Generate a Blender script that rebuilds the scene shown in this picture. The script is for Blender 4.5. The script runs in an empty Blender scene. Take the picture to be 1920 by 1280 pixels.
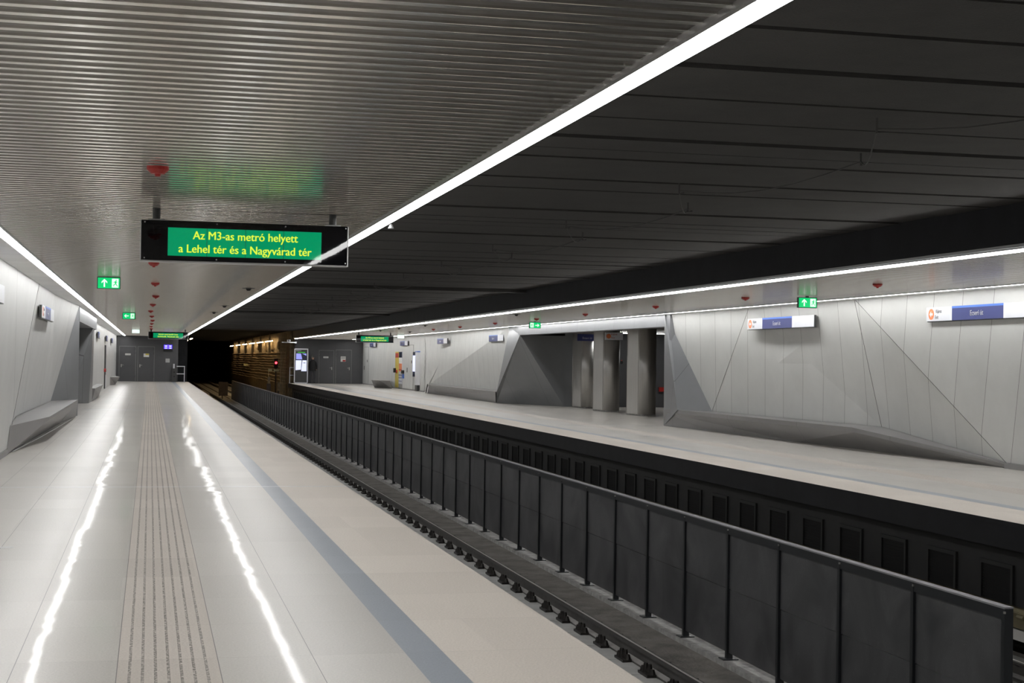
import bpy, bmesh, math, random
from mathutils import Vector, Matrix
random.seed(7)
S = bpy.context.scene
COL = S.collection
# ------------------------------------------------------------------ camera
yaw, pitch, roll = 0.229807, 0.013282, 0.015499
fw = Vector((math.sin(yaw)*math.cos(pitch), math.cos(yaw)*math.cos(pitch), math.sin(pitch)))
rt = Vector((math.cos(yaw), -math.sin(yaw), 0)); up = rt.cross(fw)
r2 = rt*math.cos(roll)+up*math.sin(roll); u2 = -rt*math.sin(roll)+up*math.cos(roll)
cd = bpy.data.cameras.new('camera'); cam = bpy.data.objects.new('camera', cd); COL.objects.link(cam)
cam.matrix_world = Matrix(((r2.x, u2.x, -fw.x, 0), (r2.y, u2.y, -fw.y, 0), (r2.z, u2.z, -fw.z, 1.6), (0, 0, 0, 1)))
cd.sensor_width = 36; cd.lens = 2900/1920*36; cd.clip_end = 400; cd.clip_start = .05
S.camera = cam
# ------------------------------------------------------------------ world, exposure, light levels
w = bpy.data.worlds.new('world'); S.world = w; w.use_nodes = True
w.node_tree.nodes['Background'].inputs[0].default_value = (0, 0, 0, 1)
S.view_settings.view_transform = 'Standard'; S.view_settings.look = 'None'
S.view_settings.gamma = 1; S.view_settings.exposure = 0.0; S.view_settings.use_curve_mapping = False
L_STRIP = 23.0      # radiance of the linear ceiling lights
L_TUNNEL = 42.0     # radiance of the warm tunnel tubes

# ------------------------------------------------------------------ materials
MATS = {}
def srgb(r, g, b):
    f = lambda c: (c/255/12.92) if c/255 <= .04045 else ((c/255+.055)/1.055)**2.4
    return (f(r), f(g), f(b), 1)
def mat(name, col, rough=.5, metal=0, emit=None, es=0, noise=0, nscale=8, bump=0, bscale=60, spec=.5, stretch=None, coat=0):
    m = bpy.data.materials.new(name); m.use_nodes = True; nt = m.node_tree; b = nt.nodes['Principled BSDF']
    if len(col) == 3: col = (*col, 1)
    b.inputs['Base Color'].default_value = col; b.inputs['Roughness'].default_value = rough
    b.inputs['Metallic'].default_value = metal; b.inputs['Specular IOR Level'].default_value = spec
    if coat: b.inputs['Coat Weight'].default_value = coat; b.inputs['Coat Roughness'].default_value = .02
    if emit: b.inputs['Emission Color'].default_value = (*emit[:3], 1); b.inputs['Emission Strength'].default_value = es
    tc = nt.nodes.new('ShaderNodeTexCoord'); v = tc.outputs['Object']
    if stretch:
        mp = nt.nodes.new('ShaderNodeMapping'); mp.inputs['Scale'].default_value = stretch
        nt.links.new(v, mp.inputs[0]); v = mp.outputs[0]
    if noise:
        n = nt.nodes.new('ShaderNodeTexNoise'); n.inputs['Scale'].default_value = nscale; n.inputs['Detail'].default_value = 6
        n.inputs['Roughness'].default_value = .6; nt.links.new(v, n.inputs['Vector'])
        r = nt.nodes.new('ShaderNodeMapRange'); r.inputs['From Min'].default_value = .3; r.inputs['From Max'].default_value = .7
        r.inputs['To Min'].default_value = 1-noise; r.inputs['To Max'].default_value = 1+noise
        nt.links.new(n.outputs['Fac'], r.inputs['Value'])
        mx = nt.nodes.new('ShaderNodeVectorMath'); mx.operation = 'SCALE'; mx.inputs[0].default_value = col[:3]
        nt.links.new(r.outputs[0], mx.inputs['Scale']); nt.links.new(mx.outputs[0], b.inputs['Base Color'])
    if bump:
        n = nt.nodes.new('ShaderNodeTexNoise'); n.inputs['Scale'].default_value = bscale; n.inputs['Detail'].default_value = 5
        nt.links.new(v, n.inputs['Vector']); bp = nt.nodes.new('ShaderNodeBump'); bp.inputs['Strength'].default_value = bump
        bp.inputs['Distance'].default_value = .02; nt.links.new(n.outputs['Fac'], bp.inputs['Height']); nt.links.new(bp.outputs[0], b.inputs['Normal'])
    MATS[name] = m
    return m
class NT:
    """small helper to write node maths"""
    def __init__(s, m): s.nt = m.node_tree
    def _in(s, sock, v):
        if hasattr(v, 'default_value') or hasattr(v, 'links'): s.nt.links.new(v, sock)
        else: sock.default_value = v
    def m(s, op, a, b=0.0, c=0.0):
        n = s.nt.nodes.new('ShaderNodeMath'); n.operation = op
        s._in(n.inputs[0], a); s._in(n.inputs[1], b); s._in(n.inputs[2], c); return n.outputs[0]
    def mix(s, f, a, b):
        n = s.nt.nodes.new('ShaderNodeMix'); n.data_type = 'RGBA'
        s._in(n.inputs[0], f); s._in(n.inputs[6], a); s._in(n.inputs[7], b); return n.outputs[2]
    def near(s, x, p, wd): return s.m('LESS_THAN', s.m('ABSOLUTE', s.m('SUBTRACT', x, p)), wd)
    def between(s, x, a, b): return s.m('MULTIPLY', s.m('GREATER_THAN', x, a), s.m('LESS_THAN', x, b))

M = {}
M['light'] = mat('light diffuser', (.9, .9, .9), .5, emit=(1, .995, .985), es=L_STRIP)
M['alu'] = mat('painted aluminium profile', (.42, .42, .42), .35, .6)
M['white'] = mat('white enamel', (.72, .73, .75), .35)
M['steel'] = mat('brushed stainless steel', (.46, .45, .43), .38, .8, noise=.10, nscale=1.2, stretch=(30, 30, .6))
M['dark'] = mat('charcoal steel cladding', (.075, .075, .08), .45, noise=.08, nscale=1.5)
M['bracket'] = mat('dark grey metal bracket', (.06, .06, .06), .4, .5)
M['black'] = mat('black glass', (.004, .004, .005), .02, spec=.36, bump=.012, bscale=5)
M['blackmatte'] = mat('black matt plastic', (.01, .01, .01), .6)
M['red'] = mat('red plastic', (.42, .02, .015), .4)
M['screen'] = mat('green display screen', (.0, .03, .015), .03, emit=(0.0, .33, .125), es=.85, spec=.36, bump=.012, bscale=5)
M['text'] = mat('yellow display dots', (.1, .1, .0), .3, emit=(.75, .95, .06), es=.9)
M['exitgreen'] = mat('lit exit sign green', (0, .3, .1), .3, emit=(0.0, .62, .17), es=.95)
M['exitwhite'] = mat('lit exit sign white', (.8, .8, .8), .3, emit=(.8, 1, .88), es=1.0)
M['blue'] = mat('name sign blue', (.055, .065, .2), .3)
M['lightblue'] = mat('name sign light blue edge', (.09, .2, .62), .3)
M['signwhite'] = mat('name sign white', (.68, .69, .73), .3)
M['orange'] = mat('orange pictogram', (.85, .25, .1), .4)
M['ink'] = mat('dark print', (.05, .05, .06), .5)
M['concrete'] = mat('dark track concrete', (.20, .185, .17), .8, noise=.35, nscale=3, bump=.6, bscale=25)
M['slab'] = mat('grey rail support concrete', (.45, .45, .44), .7, noise=.15, nscale=4)
M['kerb'] = mat('pale concrete kerb', (.30, .295, .285), .8, noise=.35, nscale=9)
M['footshading'] = mat('rail foot shading tone', (.28, .27, .26), .6, noise=.15, nscale=8)  # paler than the rail steel: the foot's shading is put into the colour
M['raildark'] = mat('dark rail steel', (.07, .066, .062), .5, .3, noise=.2, nscale=10)
M['railbright'] = mat('worn rail head', (.75, .73, .7), .35, .45)
M['grease'] = mat('greasy black iron', (.02, .017, .015), .45, .3)
M['fence'] = mat('black fence frame steel', (.018, .02, .023), .4, .2)
M['fascia'] = mat('black painted platform face', (.012, .0125, .015), .6, noise=.3, nscale=2.5, spec=.25)
M['duct'] = mat('dark duct wall', (.018, .018, .018), .7, noise=.2, nscale=3)
M['void'] = mat('black vent void', (.003, .003, .003), .9)
M['cover'] = mat('olive conductor rail cover', (.13, .11, .055), .5, noise=.2, nscale=5)
M['brown'] = mat('rusty brown board', (.09, .07, .055), .8, noise=.2, nscale=5)
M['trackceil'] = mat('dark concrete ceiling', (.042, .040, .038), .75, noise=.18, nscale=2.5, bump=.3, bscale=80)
M['tunnel'] = mat('sooty tunnel lining', (.16, .115, .06), .85, noise=.6, nscale=3.5, bump=1.0, bscale=8)
M['cable'] = mat('tan sheathed cable', (.22, .16, .085), .6, noise=.4, nscale=6)
M['blackcable'] = mat('grey black cable', (.06, .058, .055), .6)
M['warm'] = mat('warm tube light', (.9, .8, .6), .5, emit=(1, .72, .38), es=L_TUNNEL)
M['redlamp'] = mat('red signal lens', (.5, 0, 0), .2, emit=(1, .02, .03), es=14)
M['yellow'] = mat('pale yellow plate', (.75, .7, .4), .5, emit=(.5, .45, .2), es=0)
M['sos'] = mat('yellow panel', (.62, .5, .08), .4)
M['bluelight'] = mat('blue lit screen', (0, 0, .2), .2, emit=(.12, .06, 1), es=1.6)
M['whitelight'] = mat('white glow on screens and paper', (.6, .6, .7), .2, emit=(.7, .75, 1), es=.9)
M['violet'] = mat('violet lit screen', (.2, .2, .5), .2, emit=(.3, .33, .85), es=.8)
M['navy'] = mat('dark navy glass', (.02, .025, .06), .1)
M['greenlight'] = mat('green lit text', (0, .3, 0), .3, emit=(.1, .8, .1), es=.8)
M['paper'] = mat('white paper', (.7, .7, .68), .6)
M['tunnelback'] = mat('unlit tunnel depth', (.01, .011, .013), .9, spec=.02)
M['jacket'] = mat('black jacket cloth', (.008, .008, .009), .8)
M['trousers'] = mat('charcoal trousers cloth', (.045, .045, .05), .85)
M['skin'] = mat('skin', (.35, .2, .14), .5)
M['hat'] = mat('grey knitted hat', (.13, .13, .12), .9)
M['doorframe'] = mat('grey door frame steel', (.15, .15, .155), .4)
M['caprail'] = mat('dull galvanised cap', (.27, .27, .28), .5, .3)
M['beigeglass'] = mat('booth glass', (.1, .11, .1), .15)

def panel_mat(name, base, pitch, k, phase, rough=.42, line=.009, linecol=(.12, .12, .12, 1), zdir=0):
    """cladding with butt joints running up the wall, leaning with the facets"""
    m = mat(name, base, rough, noise=.05, nscale=1.3); n = NT(m); nt = m.node_tree
    b = nt.nodes['Principled BSDF']; src = b.inputs['Base Color'].links[0].from_socket
    tc = nt.nodes.new('ShaderNodeTexCoord'); sp = nt.nodes.new('ShaderNodeSeparateXYZ'); nt.links.new(tc.outputs['Object'], sp.inputs[0])
    x, y, z = sp.outputs
    u = n.m('DIVIDE', n.m('SUBTRACT', n.m('ADD', y, n.m('MULTIPLY', n.m('SUBTRACT', z, 2.92), k)), phase), pitch)
    f = n.m('FRACT', n.m('ADD', u, 100.0))
    ln = n.m('LESS_THAN', f, line/pitch)
    cell = n.m('FLOOR', u); wn = nt.nodes.new('ShaderNodeTexWhiteNoise'); wn.noise_dimensions = '1D'; nt.links.new(cell, wn.inputs['W'])
    sc = nt.nodes.new('ShaderNodeVectorMath'); sc.operation = 'SCALE'; nt.links.new(src, sc.inputs[0])
    nt.links.new(n.m('ADD', n.m('MULTIPLY', wn.outputs['Value'], .05), .975), sc.inputs['Scale'])
    nt.links.new(n.mix(ln, sc.outputs[0], linecol), b.inputs['Base Color'])
    return m
M['wallR'] = panel_mat('light grey wall cladding', (.60, .605, .59), .98, .40, 21.42, line=.011)
M['wallL'] = panel_mat('pale grey wall cladding', (.60, .605, .60), 4.9, .8, 34.6, line=.02)
M['portal'] = panel_mat('slate grey portal cladding', (.185, .19, .2), 1.96, .3, 39.0, rough=.38, line=.012, linecol=(.08, .08, .085, 1))
M['bench'] = panel_mat('slate grey bench cladding', (.215, .21, .21), 3.9, 0, 38.4, rough=.4, line=.01, linecol=(.08, .08, .08, 1))
M['soffit'] = panel_mat('white ceiling edge panels', (.82, .82, .80), 1.5, 0, 0, line=.01)
M['metalceil'] = mat('champagne grey ceiling slats', (.80, .775, .74), .13, 1.0)
M['ceilback'] = mat('brown grey carrier behind the slats', (.17, .155, .142), .28, .9)

def floor_mat():
    m = bpy.data.materials.new('polished granite tiles'); m.use_nodes = True; nt = m.node_tree; n = NT(m); b = nt.nodes['Principled BSDF']
    tc = nt.nodes.new('ShaderNodeTexCoord'); sp = nt.nodes.new('ShaderNodeSeparateXYZ'); nt.links.new(tc.outputs['Object'], sp.inputs[0])
    x, y, z = sp.outputs
    d = n.m('ABSOLUTE', n.m('SUBTRACT', x, 5.65))
    edge = n.m('LESS_THAN', d, 4.05); blue = n.between(d, 4.05, 4.26); tact = n.between(d, 5.27, 5.785)
    # colours of the stone bands
    c = n.mix(edge, (.50, .478, .445, 1), (.58, .53, .475, 1))
    c = n.mix(blue, c, (.30, .33, .37, 1)); c = n.mix(tact, c, (.53, .485, .44, 1))
    # speckle
    nz = nt.nodes.new('ShaderNodeTexNoise'); nz.inputs['Scale'].default_value = 75; nz.inputs['Detail'].default_value = 5; nz.inputs['Roughness'].default_value = .8
    nt.links.new(tc.outputs['Object'], nz.inputs['Vector'])
    nl = nt.nodes.new('ShaderNodeTexNoise'); nl.inputs['Scale'].default_value = 1.1; nl.inputs['Detail'].default_value = 4
    nt.links.new(tc.outputs['Object'], nl.inputs['Vector'])
    # tiles
    tu = n.m('FLOOR', n.m('DIVIDE', n.m('SUBTRACT', d, .13), .5165)); tv = n.m('FLOOR', n.m('DIVIDE', y, 1.05))
    cx = nt.nodes.new('ShaderNodeCombineXYZ'); nt.links.new(tu, cx.inputs[0]); nt.links.new(tv, cx.inputs[1])
    wn = nt.nodes.new('ShaderNodeTexWhiteNoise'); nt.links.new(cx.outputs[0], wn.inputs['Vector'])
    k = n.m('ADD', n.m('ADD', n.m('MULTIPLY', nz.outputs['Fac'], .9), .50), n.m('ADD', n.m('MULTIPLY', wn.outputs['Value'], .08), n.m('MULTIPLY', nl.outputs['Fac'], .06)))
    sc = nt.nodes.new('ShaderNodeVectorMath'); sc.operation = 'SCALE'; nt.links.new(c, sc.inputs[0]); nt.links.new(k, sc.inputs['Scale'])
    c = sc.outputs[0]
    # joints
    j = n.near(d, 4.767, .002)
    for p in (5.27, 5.785, 6.30, 6.82, 7.37): j = n.m('MAXIMUM', j, n.near(d, p, .0022))
    jy = n.m('MULTIPLY', n.m('LESS_THAN', n.m('FRACT', n.m('DIVIDE', y, 1.05)), .003), .45)
    c = n.mix(n.m('MAXIMUM', j, jy), c, (.16, .155, .15, 1))
    # dark grooves between the tactile ribs, broken into dashes
    gr = None
    for i in range(7):
        g = n.near(d, 5.335+i*.0645, .008); gr = g if gr is None else n.m('MAXIMUM', gr, g)
    wv = nt.nodes.new('ShaderNodeTexNoise'); wv.inputs['Scale'].default_value = 55; nt.links.new(tc.outputs['Object'], wv.inputs['Vector'])
    gr = n.m('MULTIPLY', gr, n.m('MULTIPLY', n.m('GREATER_THAN', wv.outputs['Fac'], .45), .8))
    c = n.mix(gr, c, (.17, .155, .14, 1))
    nt.links.new(c, b.inputs['Base Color'])
    b.inputs['Specular IOR Level'].default_value = .10; b.inputs['Coat IOR'].default_value = 1.3; b.inputs['Coat Roughness'].default_value = .05
    nt.links.new(n.m('MULTIPLY', n.m('SUBTRACT', 1.0, n.m('MAXIMUM', edge, n.m('MULTIPLY', tact, .8))), .11), b.inputs['Coat Weight'])
    rough = n.m('MAXIMUM', n.m('MULTIPLY', edge, .5), n.m('MULTIPLY', tact, .42)); rough = n.m('MAXIMUM', rough, n.m('MULTIPLY', blue, .22))
    rough = n.m('MAXIMUM', rough, n.m('ADD', .27, n.m('MULTIPLY', nl.outputs['Fac'], .05)))
    nt.links.new(rough, b.inputs['Roughness'])
    # each slab lies a hair out of level, and its polish is slightly wavy
    g = nt.nodes.new('ShaderNodeNewGeometry')
    a = nt.nodes.new('ShaderNodeVectorMath'); a.operation = 'SUBTRACT'; nt.links.new(wn.outputs['Color'], a.inputs[0]); a.inputs[1].default_value = (.5, .5, .5)
    s2 = nt.nodes.new('ShaderNodeVectorMath'); s2.operation = 'MULTIPLY'; nt.links.new(a.outputs[0], s2.inputs[0]); s2.inputs[1].default_value = (.011, .006, 0)
    ad = nt.nodes.new('ShaderNodeVectorMath'); ad.operation = 'ADD'; nt.links.new(g.outputs['Normal'], ad.inputs[0]); nt.links.new(s2.outputs[0], ad.inputs[1])
    no = nt.nodes.new('ShaderNodeVectorMath'); no.operation = 'NORMALIZE'; nt.links.new(ad.outputs[0], no.inputs[0])
    bn = nt.nodes.new('ShaderNodeTexNoise'); bn.inputs['Scale'].default_value = 2.2; bn.inputs['Detail'].default_value = 1
    nt.links.new(tc.outputs['Object'], bn.inputs['Vector'])
    bp = nt.nodes.new('ShaderNodeBump'); bp.inputs['Strength'].default_value = .05; bp.inputs['Distance'].default_value = .03
    nt.links.new(bn.outputs['Fac'], bp.inputs['Height']); nt.links.new(no.outputs[0], bp.inputs['Normal'])
    nt.links.new(bp.outputs[0], b.inputs['Normal']); nt.links.new(bp.outputs[0], b.inputs['Coat Normal'])
    return m
M['floor'] = floor_mat()

def fence_panel_mat():
    m = mat('dusty black fence panel', (.035, .037, .040), .5); nt = m.node_tree; n = NT(m); b = nt.nodes['Principled BSDF']
    g = nt.nodes.new('ShaderNodeNewGeometry')
    a = nt.nodes.new('ShaderNodeTexNoise'); a.inputs['Scale'].default_value = 1.3; a.inputs['Detail'].default_value = 5; a.inputs['Distortion'].default_value = 1.2
    nt.links.new(g.outputs['Position'], a.inputs['Vector'])
    s = nt.nodes.new('ShaderNodeTexNoise'); s.inputs['Scale'].default_value = 6; s.inputs['Detail'].default_value = 8; s.inputs['Distortion'].default_value = 3.5
    nt.links.new(g.outputs['Position'], s.inputs['Vector'])
    sm = n.m('LESS_THAN', n.m('ABSOLUTE', n.m('SUBTRACT', s.outputs['Fac'], .5)), .008)
    r = nt.nodes.new('ShaderNodeValToRGB'); r.color_ramp.elements[0].position = .3; r.color_ramp.elements[1].position = .68
    r.color_ramp.elements[0].color = (.030, .0305, .033, 1); r.color_ramp.elements[1].color = (.078, .078, .081, 1)
    nt.links.new(a.outputs['Fac'], r.inputs[0])
    f = n.m('MULTIPLY', sm, n.m('GREATER_THAN', a.outputs['Fac'], .5))
    nt.links.new(n.mix(n.m('MULTIPLY', f, .5), r.outputs[0], (.10, .10, .10, 1)), b.inputs['Base Color'])
    return m
M['fencepanel'] = fence_panel_mat()

# ------------------------------------------------------------------ mesh helpers
WL = {}
class MB:
    def __init__(s): s.v = []; s.f = []
    def box(s, a, b):
        x0, y0, z0 = a; x1, y1, z1 = b; i = len(s.v)
        s.v += [(x0, y0, z0), (x1, y0, z0), (x1, y1, z0), (x0, y1, z0), (x0, y0, z1), (x1, y0, z1), (x1, y1, z1), (x0, y1, z1)]
        s.f += [tuple(i+j for j in q) for q in ((0, 3, 2, 1), (4, 5, 6, 7), (0, 1, 5, 4), (1, 2, 6, 5), (2, 3, 7, 6), (3, 0, 4, 7))]
        return s
    def poly(s, *p):
        i = len(s.v); s.v += [tuple(q) for q in p]; s.f.append(tuple(range(i, i+len(p)))); return s
    def solid(s, front, back):
        """prism between two loops of equal length"""
        n = len(front); i = len(s.v); s.v += [tuple(q) for q in front]+[tuple(q) for q in back]
        s.f.append(tuple(range(i, i+n))); s.f.append(tuple(reversed(range(i+n, i+2*n))))
        for k in range(n): s.f.append((i+k, i+(k+1) % n, i+n+(k+1) % n, i+n+k))
        return s
    def cyl(s, c, ax, r0, r1, h, n=16):
        c = Vector(c); ax = Vector(ax).normalized(); t = Vector((0, 0, 1)) if abs(ax.z) < .9 else Vector((1, 0, 0))
        u = ax.cross(t).normalized(); v = ax.cross(u)
        A = [c+r0*(math.cos(2*math.pi*k/n)*u+math.sin(2*math.pi*k/n)*v) for k in range(n)]
        B = [c+ax*h+r1*(math.cos(2*math.pi*k/n)*u+math.sin(2*math.pi*k/n)*v) for k in range(n)]
        return s.solid(A, B)
    def tube(s, pts, r, n=8):
        rings = []
        P = [Vector(p) for p in pts]
        for i, p in enumerate(P):
            d = (P[min(i+1, len(P)-1)]-P[max(i-1, 0)]).normalized()
            t = Vector((0, 0, 1)) if abs(d.z) < .9 else Vector((1, 0, 0)); u = d.cross(t).normalized(); v = d.cross(u)
            k0 = len(s.v); s.v += [tuple(p+r*(math.cos(2*math.pi*k/n)*u+math.sin(2*math.pi*k/n)*v)) for k in range(n)]; rings.append(k0)
        for a, b in zip(rings, rings[1:]):
            for k in range(n): s.f.append((a+k, a+(k+1) % n, b+(k+1) % n, b+k))
        s.f.append(tuple(rings[0]+k for k in range(n))); s.f.append(tuple(rings[-1]+k for k in range(n)))
        return s
    def build(s, name, m, parent=None, origin=None, bevel=0, smooth=False, fix=True):
        o0 = Vector(WL[parent.name]) if parent else Vector((0, 0, 0))
        org = Vector(origin) if origin is not None else (Vector((0, 0, 0)) if parent is None else o0)
        me = bpy.data.meshes.new(name); me.from_pydata([tuple(Vector(p)-org) for p in s.v], [], s.f); me.update()
        if fix or bevel:
            bm = bmesh.new(); bm.from_mesh(me); bmesh.ops.remove_doubles(bm, verts=bm.verts, dist=1e-6)
            bmesh.ops.recalc_face_normals(bm, faces=bm.faces)
            if bevel: bmesh.ops.bevel(bm, geom=list(bm.edges), offset=bevel, segments=2, affect='EDGES', profile=.5)
            bm.to_mesh(me); bm.free()
        if smooth:
            for p in me.polygons: p.use_smooth = True
        me.materials.append(M[m] if isinstance(m, str) else m)
        o = bpy.data.objects.new(name, me); COL.objects.link(o); o.location = org-o0
        if parent: o.parent = parent
        WL[o.name] = org
        return o
def empty(name, loc):
    o = bpy.data.objects.new(name, None); COL.objects.link(o); o.location = loc; WL[o.name] = Vector(loc); o.empty_display_size = .1; return o
def tag(o, label, cat, group=None, kind=None):
    if label: o['label'] = label
    if cat: o['category'] = cat
    if group: o['group'] = group
    if kind: o['kind'] = kind
    return o
def struct(o): o['kind'] = 'structure'; return o
def dup(root, loc, label=None):
    """copy of a thing and of its parts"""
    r = root.copy(); COL.objects.link(r); r.location = loc; WL[r.name] = Vector(loc)
    if label: r['label'] = label
    for ch in root.children:
        c = ch.copy(); COL.objects.link(c); c.parent = r
        for g in ch.children:
            e = g.copy(); COL.objects.link(e); e.parent = c
    return r
def text(name, s, size, m, parent, center, right, upv, stretch=1.0, bold=0.0):
    cu = bpy.data.curves.new(name, 'FONT'); cu.body = s; cu.size = size; cu.align_x = 'CENTER'; cu.align_y = 'CENTER'
    cu.extrude = .0008; cu.resolution_u = 3
    t = bpy.data.objects.new(name, cu); COL.objects.link(t); bpy.context.view_layer.update()
    dg = bpy.context.evaluated_depsgraph_get(); me = bpy.data.meshes.new_from_object(t.evaluated_get(dg)); bpy.data.objects.remove(t); bpy.data.curves.remove(cu)
    if bold:      # heavier strokes: the same outline laid down a second time, a hair aside
        bm = bmesh.new(); bm.from_mesh(me); g = bmesh.ops.duplicate(bm, geom=bm.verts[:]+bm.edges[:]+bm.faces[:])
        bmesh.ops.translate(bm, verts=[v for v in g['geom'] if isinstance(v, bmesh.types.BMVert)], vec=(bold*1.6, bold*.5, 0)); bm.to_mesh(me); bm.free()
    R = Vector(right).normalized(); U = Vector(upv).normalized(); N = R.cross(U)
    me.transform(Matrix(((R.x*stretch, U.x, N.x, 0), (R.y*stretch, U.y, N.y, 0), (R.z*stretch, U.z, N.z, 0), (0, 0, 0, 1))))
    me.materials.clear(); me.materials.append(M[m]); o = bpy.data.objects.new(name, me); COL.objects.link(o)
    o.location = Vector(center)-WL[parent.name]; o.parent = parent; WL[o.name] = Vector(center)
    return o

CZ = 2.90; Y0 = -15.0; YE = 101.4
XL0, XL1 = 2.445, 8.855      # platform edges
# ================================================================== SETTING
# floors (top at z = 0, side faces below)
b = MB(); b.box((-4.6, Y0, -.05), (XL0, YE+.9, 0)); struct(b.build('floor', 'floor'))
b = MB(); b.box((XL1, Y0, -.05), (22, YE+.9, 0)); struct(b.build('floor', 'floor'))
# platform faces
b = MB(); b.box((XL0-.6, Y0, -.36), (XL0-.02, YE+.9, -.05)); b.box((1.7, Y0, -1.5), (1.9, YE+.9, -.36)); struct(b.build('trim_1', 'fascia'))
b = MB(); b.box((XL1+.02, Y0, -.30), (XL1+.9, YE+.9, -.05)); struct(b.build('trim_2', 'fascia'))
b = MB(); b.box((XL1-.004, Y0, -.05), (XL1, YE+.9, -.001)); struct(b.build('trim_3', 'fascia'))
b = MB(); b.box((9.15, Y0, -1.5), (9.4, YE+.9, -.30)); struct(b.build('trim_4', 'duct'))
# track bed
b = MB()
for c in (3.98, 7.32):
    b.box((c-1.6, Y0, -1.6), (c+1.6, 200, -1.36))
struct(b.build('floor', 'concrete'))
for c in (4.70, 3.26, 8.04, 6.60):
    s = 1 if c in (3.26, 8.04) else -1
    b = MB(); y = Y0
    while y < 140:
        x0, x1 = (c-.60, c+.0) if s < 0 else (c-.0, c+.60)
        b.box((x0, y, -1.40), (x1, y+.745, -1.31)); y += .76
    struct(b.build('trim_5', 'slab', fix=False))
b = MB(); b.box((5.54, Y0, -1.40), (5.76, 112, -1.31)); struct(b.build('trim_6', 'kerb'))

# slatted metal ceilings
def slats(x0, x1, y0, y1, z):
    """narrow glossy slats 46 mm wide at 150 mm centres under a darker carrier sheet"""
    b = MB(); k = MB(); p = .150; wd = .046; dpt = .012; y = y0; e = .0015
    prof = []; bk = []
    while y < y1:
        prof.append([(y, z+dpt), (y, z+e), (y+e, z), (y+wd-e, z), (y+wd, z+e), (y+wd, z+dpt)]); y += p
    for pr in prof:
        i = len(b.v); b.v += [(x0, yy, zz) for yy, zz in pr]+[(x1, yy, zz) for yy, zz in pr]; n = len(pr)
        for q in range(n-1): b.f.append((i+q, i+q+1, i+n+q+1, i+n+q))
    k.box((x0, y0, z+dpt), (x1, y1, z+dpt+.02))
    c = b.build('ceiling', 'metalceil', fix=False); k.build('ceiling_carrier', 'ceilback', c)
    return c
for x0, x1 in ((-1.515, 2.045), (9.255, 12.785)):
    struct(slats(x0, x1, Y0, YE, CZ))
b = MB()
for x0, x1, zb in ((2.03, 2.058, 2.885), (2.182, 2.20, 2.925), (9.10, 9.118, 2.925), (9.242, 9.27, 2.885), (-1.515, -1.49, 2.893), (12.77, 12.79, 2.893)):
    b.box((x0, Y0, zb), (x1, YE, 2.96))
struct(b.build('trim_7', 'alu'))
b = MB(); b.box((-1.64, Y0, 2.905), (-1.52, YE, 2.96)); b.box((2.058, Y0, 2.925), (2.182, YE, 2.96)); b.box((9.118, Y0, 2.925), (9.242, YE, 2.96)); b.box((12.79, Y0, 2.905), (12.91, YE, 2.96))
struct(b.build('trim_8', 'alu'))
b = MB(); b.box((-2.7, Y0, 2.90), (-1.645, YE, 2.95)); struct(b.build('ceiling', 'soffit'))
b = MB(); b.box((12.915, Y0, 2.90), (13.05, YE, 2.95)); b.box((13.05, Y0, 2.90), (14.4, 38.3, 2.95)); b.box((13.05, 38.3, 2.921), (14.4, 57, 2.95)); b.box((13.05, 57, 2.90), (14.4, YE, 2.95)); struct(b.build('ceiling', 'soffit'))
# concrete ceiling over the tracks with transverse joints, and its side beams
groove = [6.83, 7.72, 8.78, 9.89, 10.86, 11.8, 12.5, 13.07, 14.58]
y = 15.5
while y < 101: groove.append(y); y += random.choice((.6, .95, 1.2, 1.2, 1.35))
y = 5.6
while y > Y0: groove.append(y); y -= 1.1
groove = sorted(groove)
b = MB(); prev = Y0-1
for k, gy in enumerate(groove+[103.0]):
    wd = .07 if k % 3 else .11
    dz = random.uniform(-.008, .008)
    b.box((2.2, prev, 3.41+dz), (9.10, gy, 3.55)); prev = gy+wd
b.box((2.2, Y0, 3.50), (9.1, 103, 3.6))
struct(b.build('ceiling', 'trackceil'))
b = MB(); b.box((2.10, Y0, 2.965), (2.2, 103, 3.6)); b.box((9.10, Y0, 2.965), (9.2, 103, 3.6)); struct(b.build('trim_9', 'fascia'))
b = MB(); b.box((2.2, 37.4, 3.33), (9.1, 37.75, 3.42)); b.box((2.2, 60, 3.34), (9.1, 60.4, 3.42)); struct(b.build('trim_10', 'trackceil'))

# left wall: leaning facets
P = dict
LW = dict(T0=(-2.0, Y0, 2.92), T1=(-2.0, 29.6, 2.92), T2=(-2.01, 34.6, 2.92), T3=(-1.83, 42.2, 2.92), B0=(-2.24, Y0, .09), B1=(-2.2, 26.0, .09),
          S1=(-2.41, 30.1, .45), S2=(-2.40, 40.4, .45), J1=(-1.83, 42.6, .45))
def facet(mb, thick, sx, *pts):
    """a slab of cladding: front loop and the same loop moved back into the wall"""
    mb.solid(pts, [(p[0]+sx*thick, p[1], p[2]) for p in pts])
b = MB()
facet(b, .12, -1, LW['T0'], LW['T1'], LW['B1'], LW['B0'])
facet(b, .12, -1, LW['T1'], LW['S1'], LW['B1'])
facet(b, .12, -1, LW['T1'], LW['T2'], LW['S2'], LW['S1'])
facet(b, .12, -1, LW['T2'], LW['T3'], LW['S2'])
struct(b.build('wall_left', 'wallL'))
b = MB(); b.box((-4.4, Y0, 0), (-2.44, 42.3, 2.95)); struct(b.build('wall_left', 'soffit'))
b = MB(); facet(b, .6, -1, (-1.83, 42.55, 2.92), (-2.40, 40.4, .45), (-1.83, 42.55, .45)); facet(b, .6, -1, (-1.83, 42.55, .45), (-2.1, 41, .45), (-2.1, 41, 0), (-1.84, 42.55, 0))
facet(b, .6, -1, LW['T3'], (-2.40, 40.4, .45), (-1.83, 42.55, 2.92))
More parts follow.
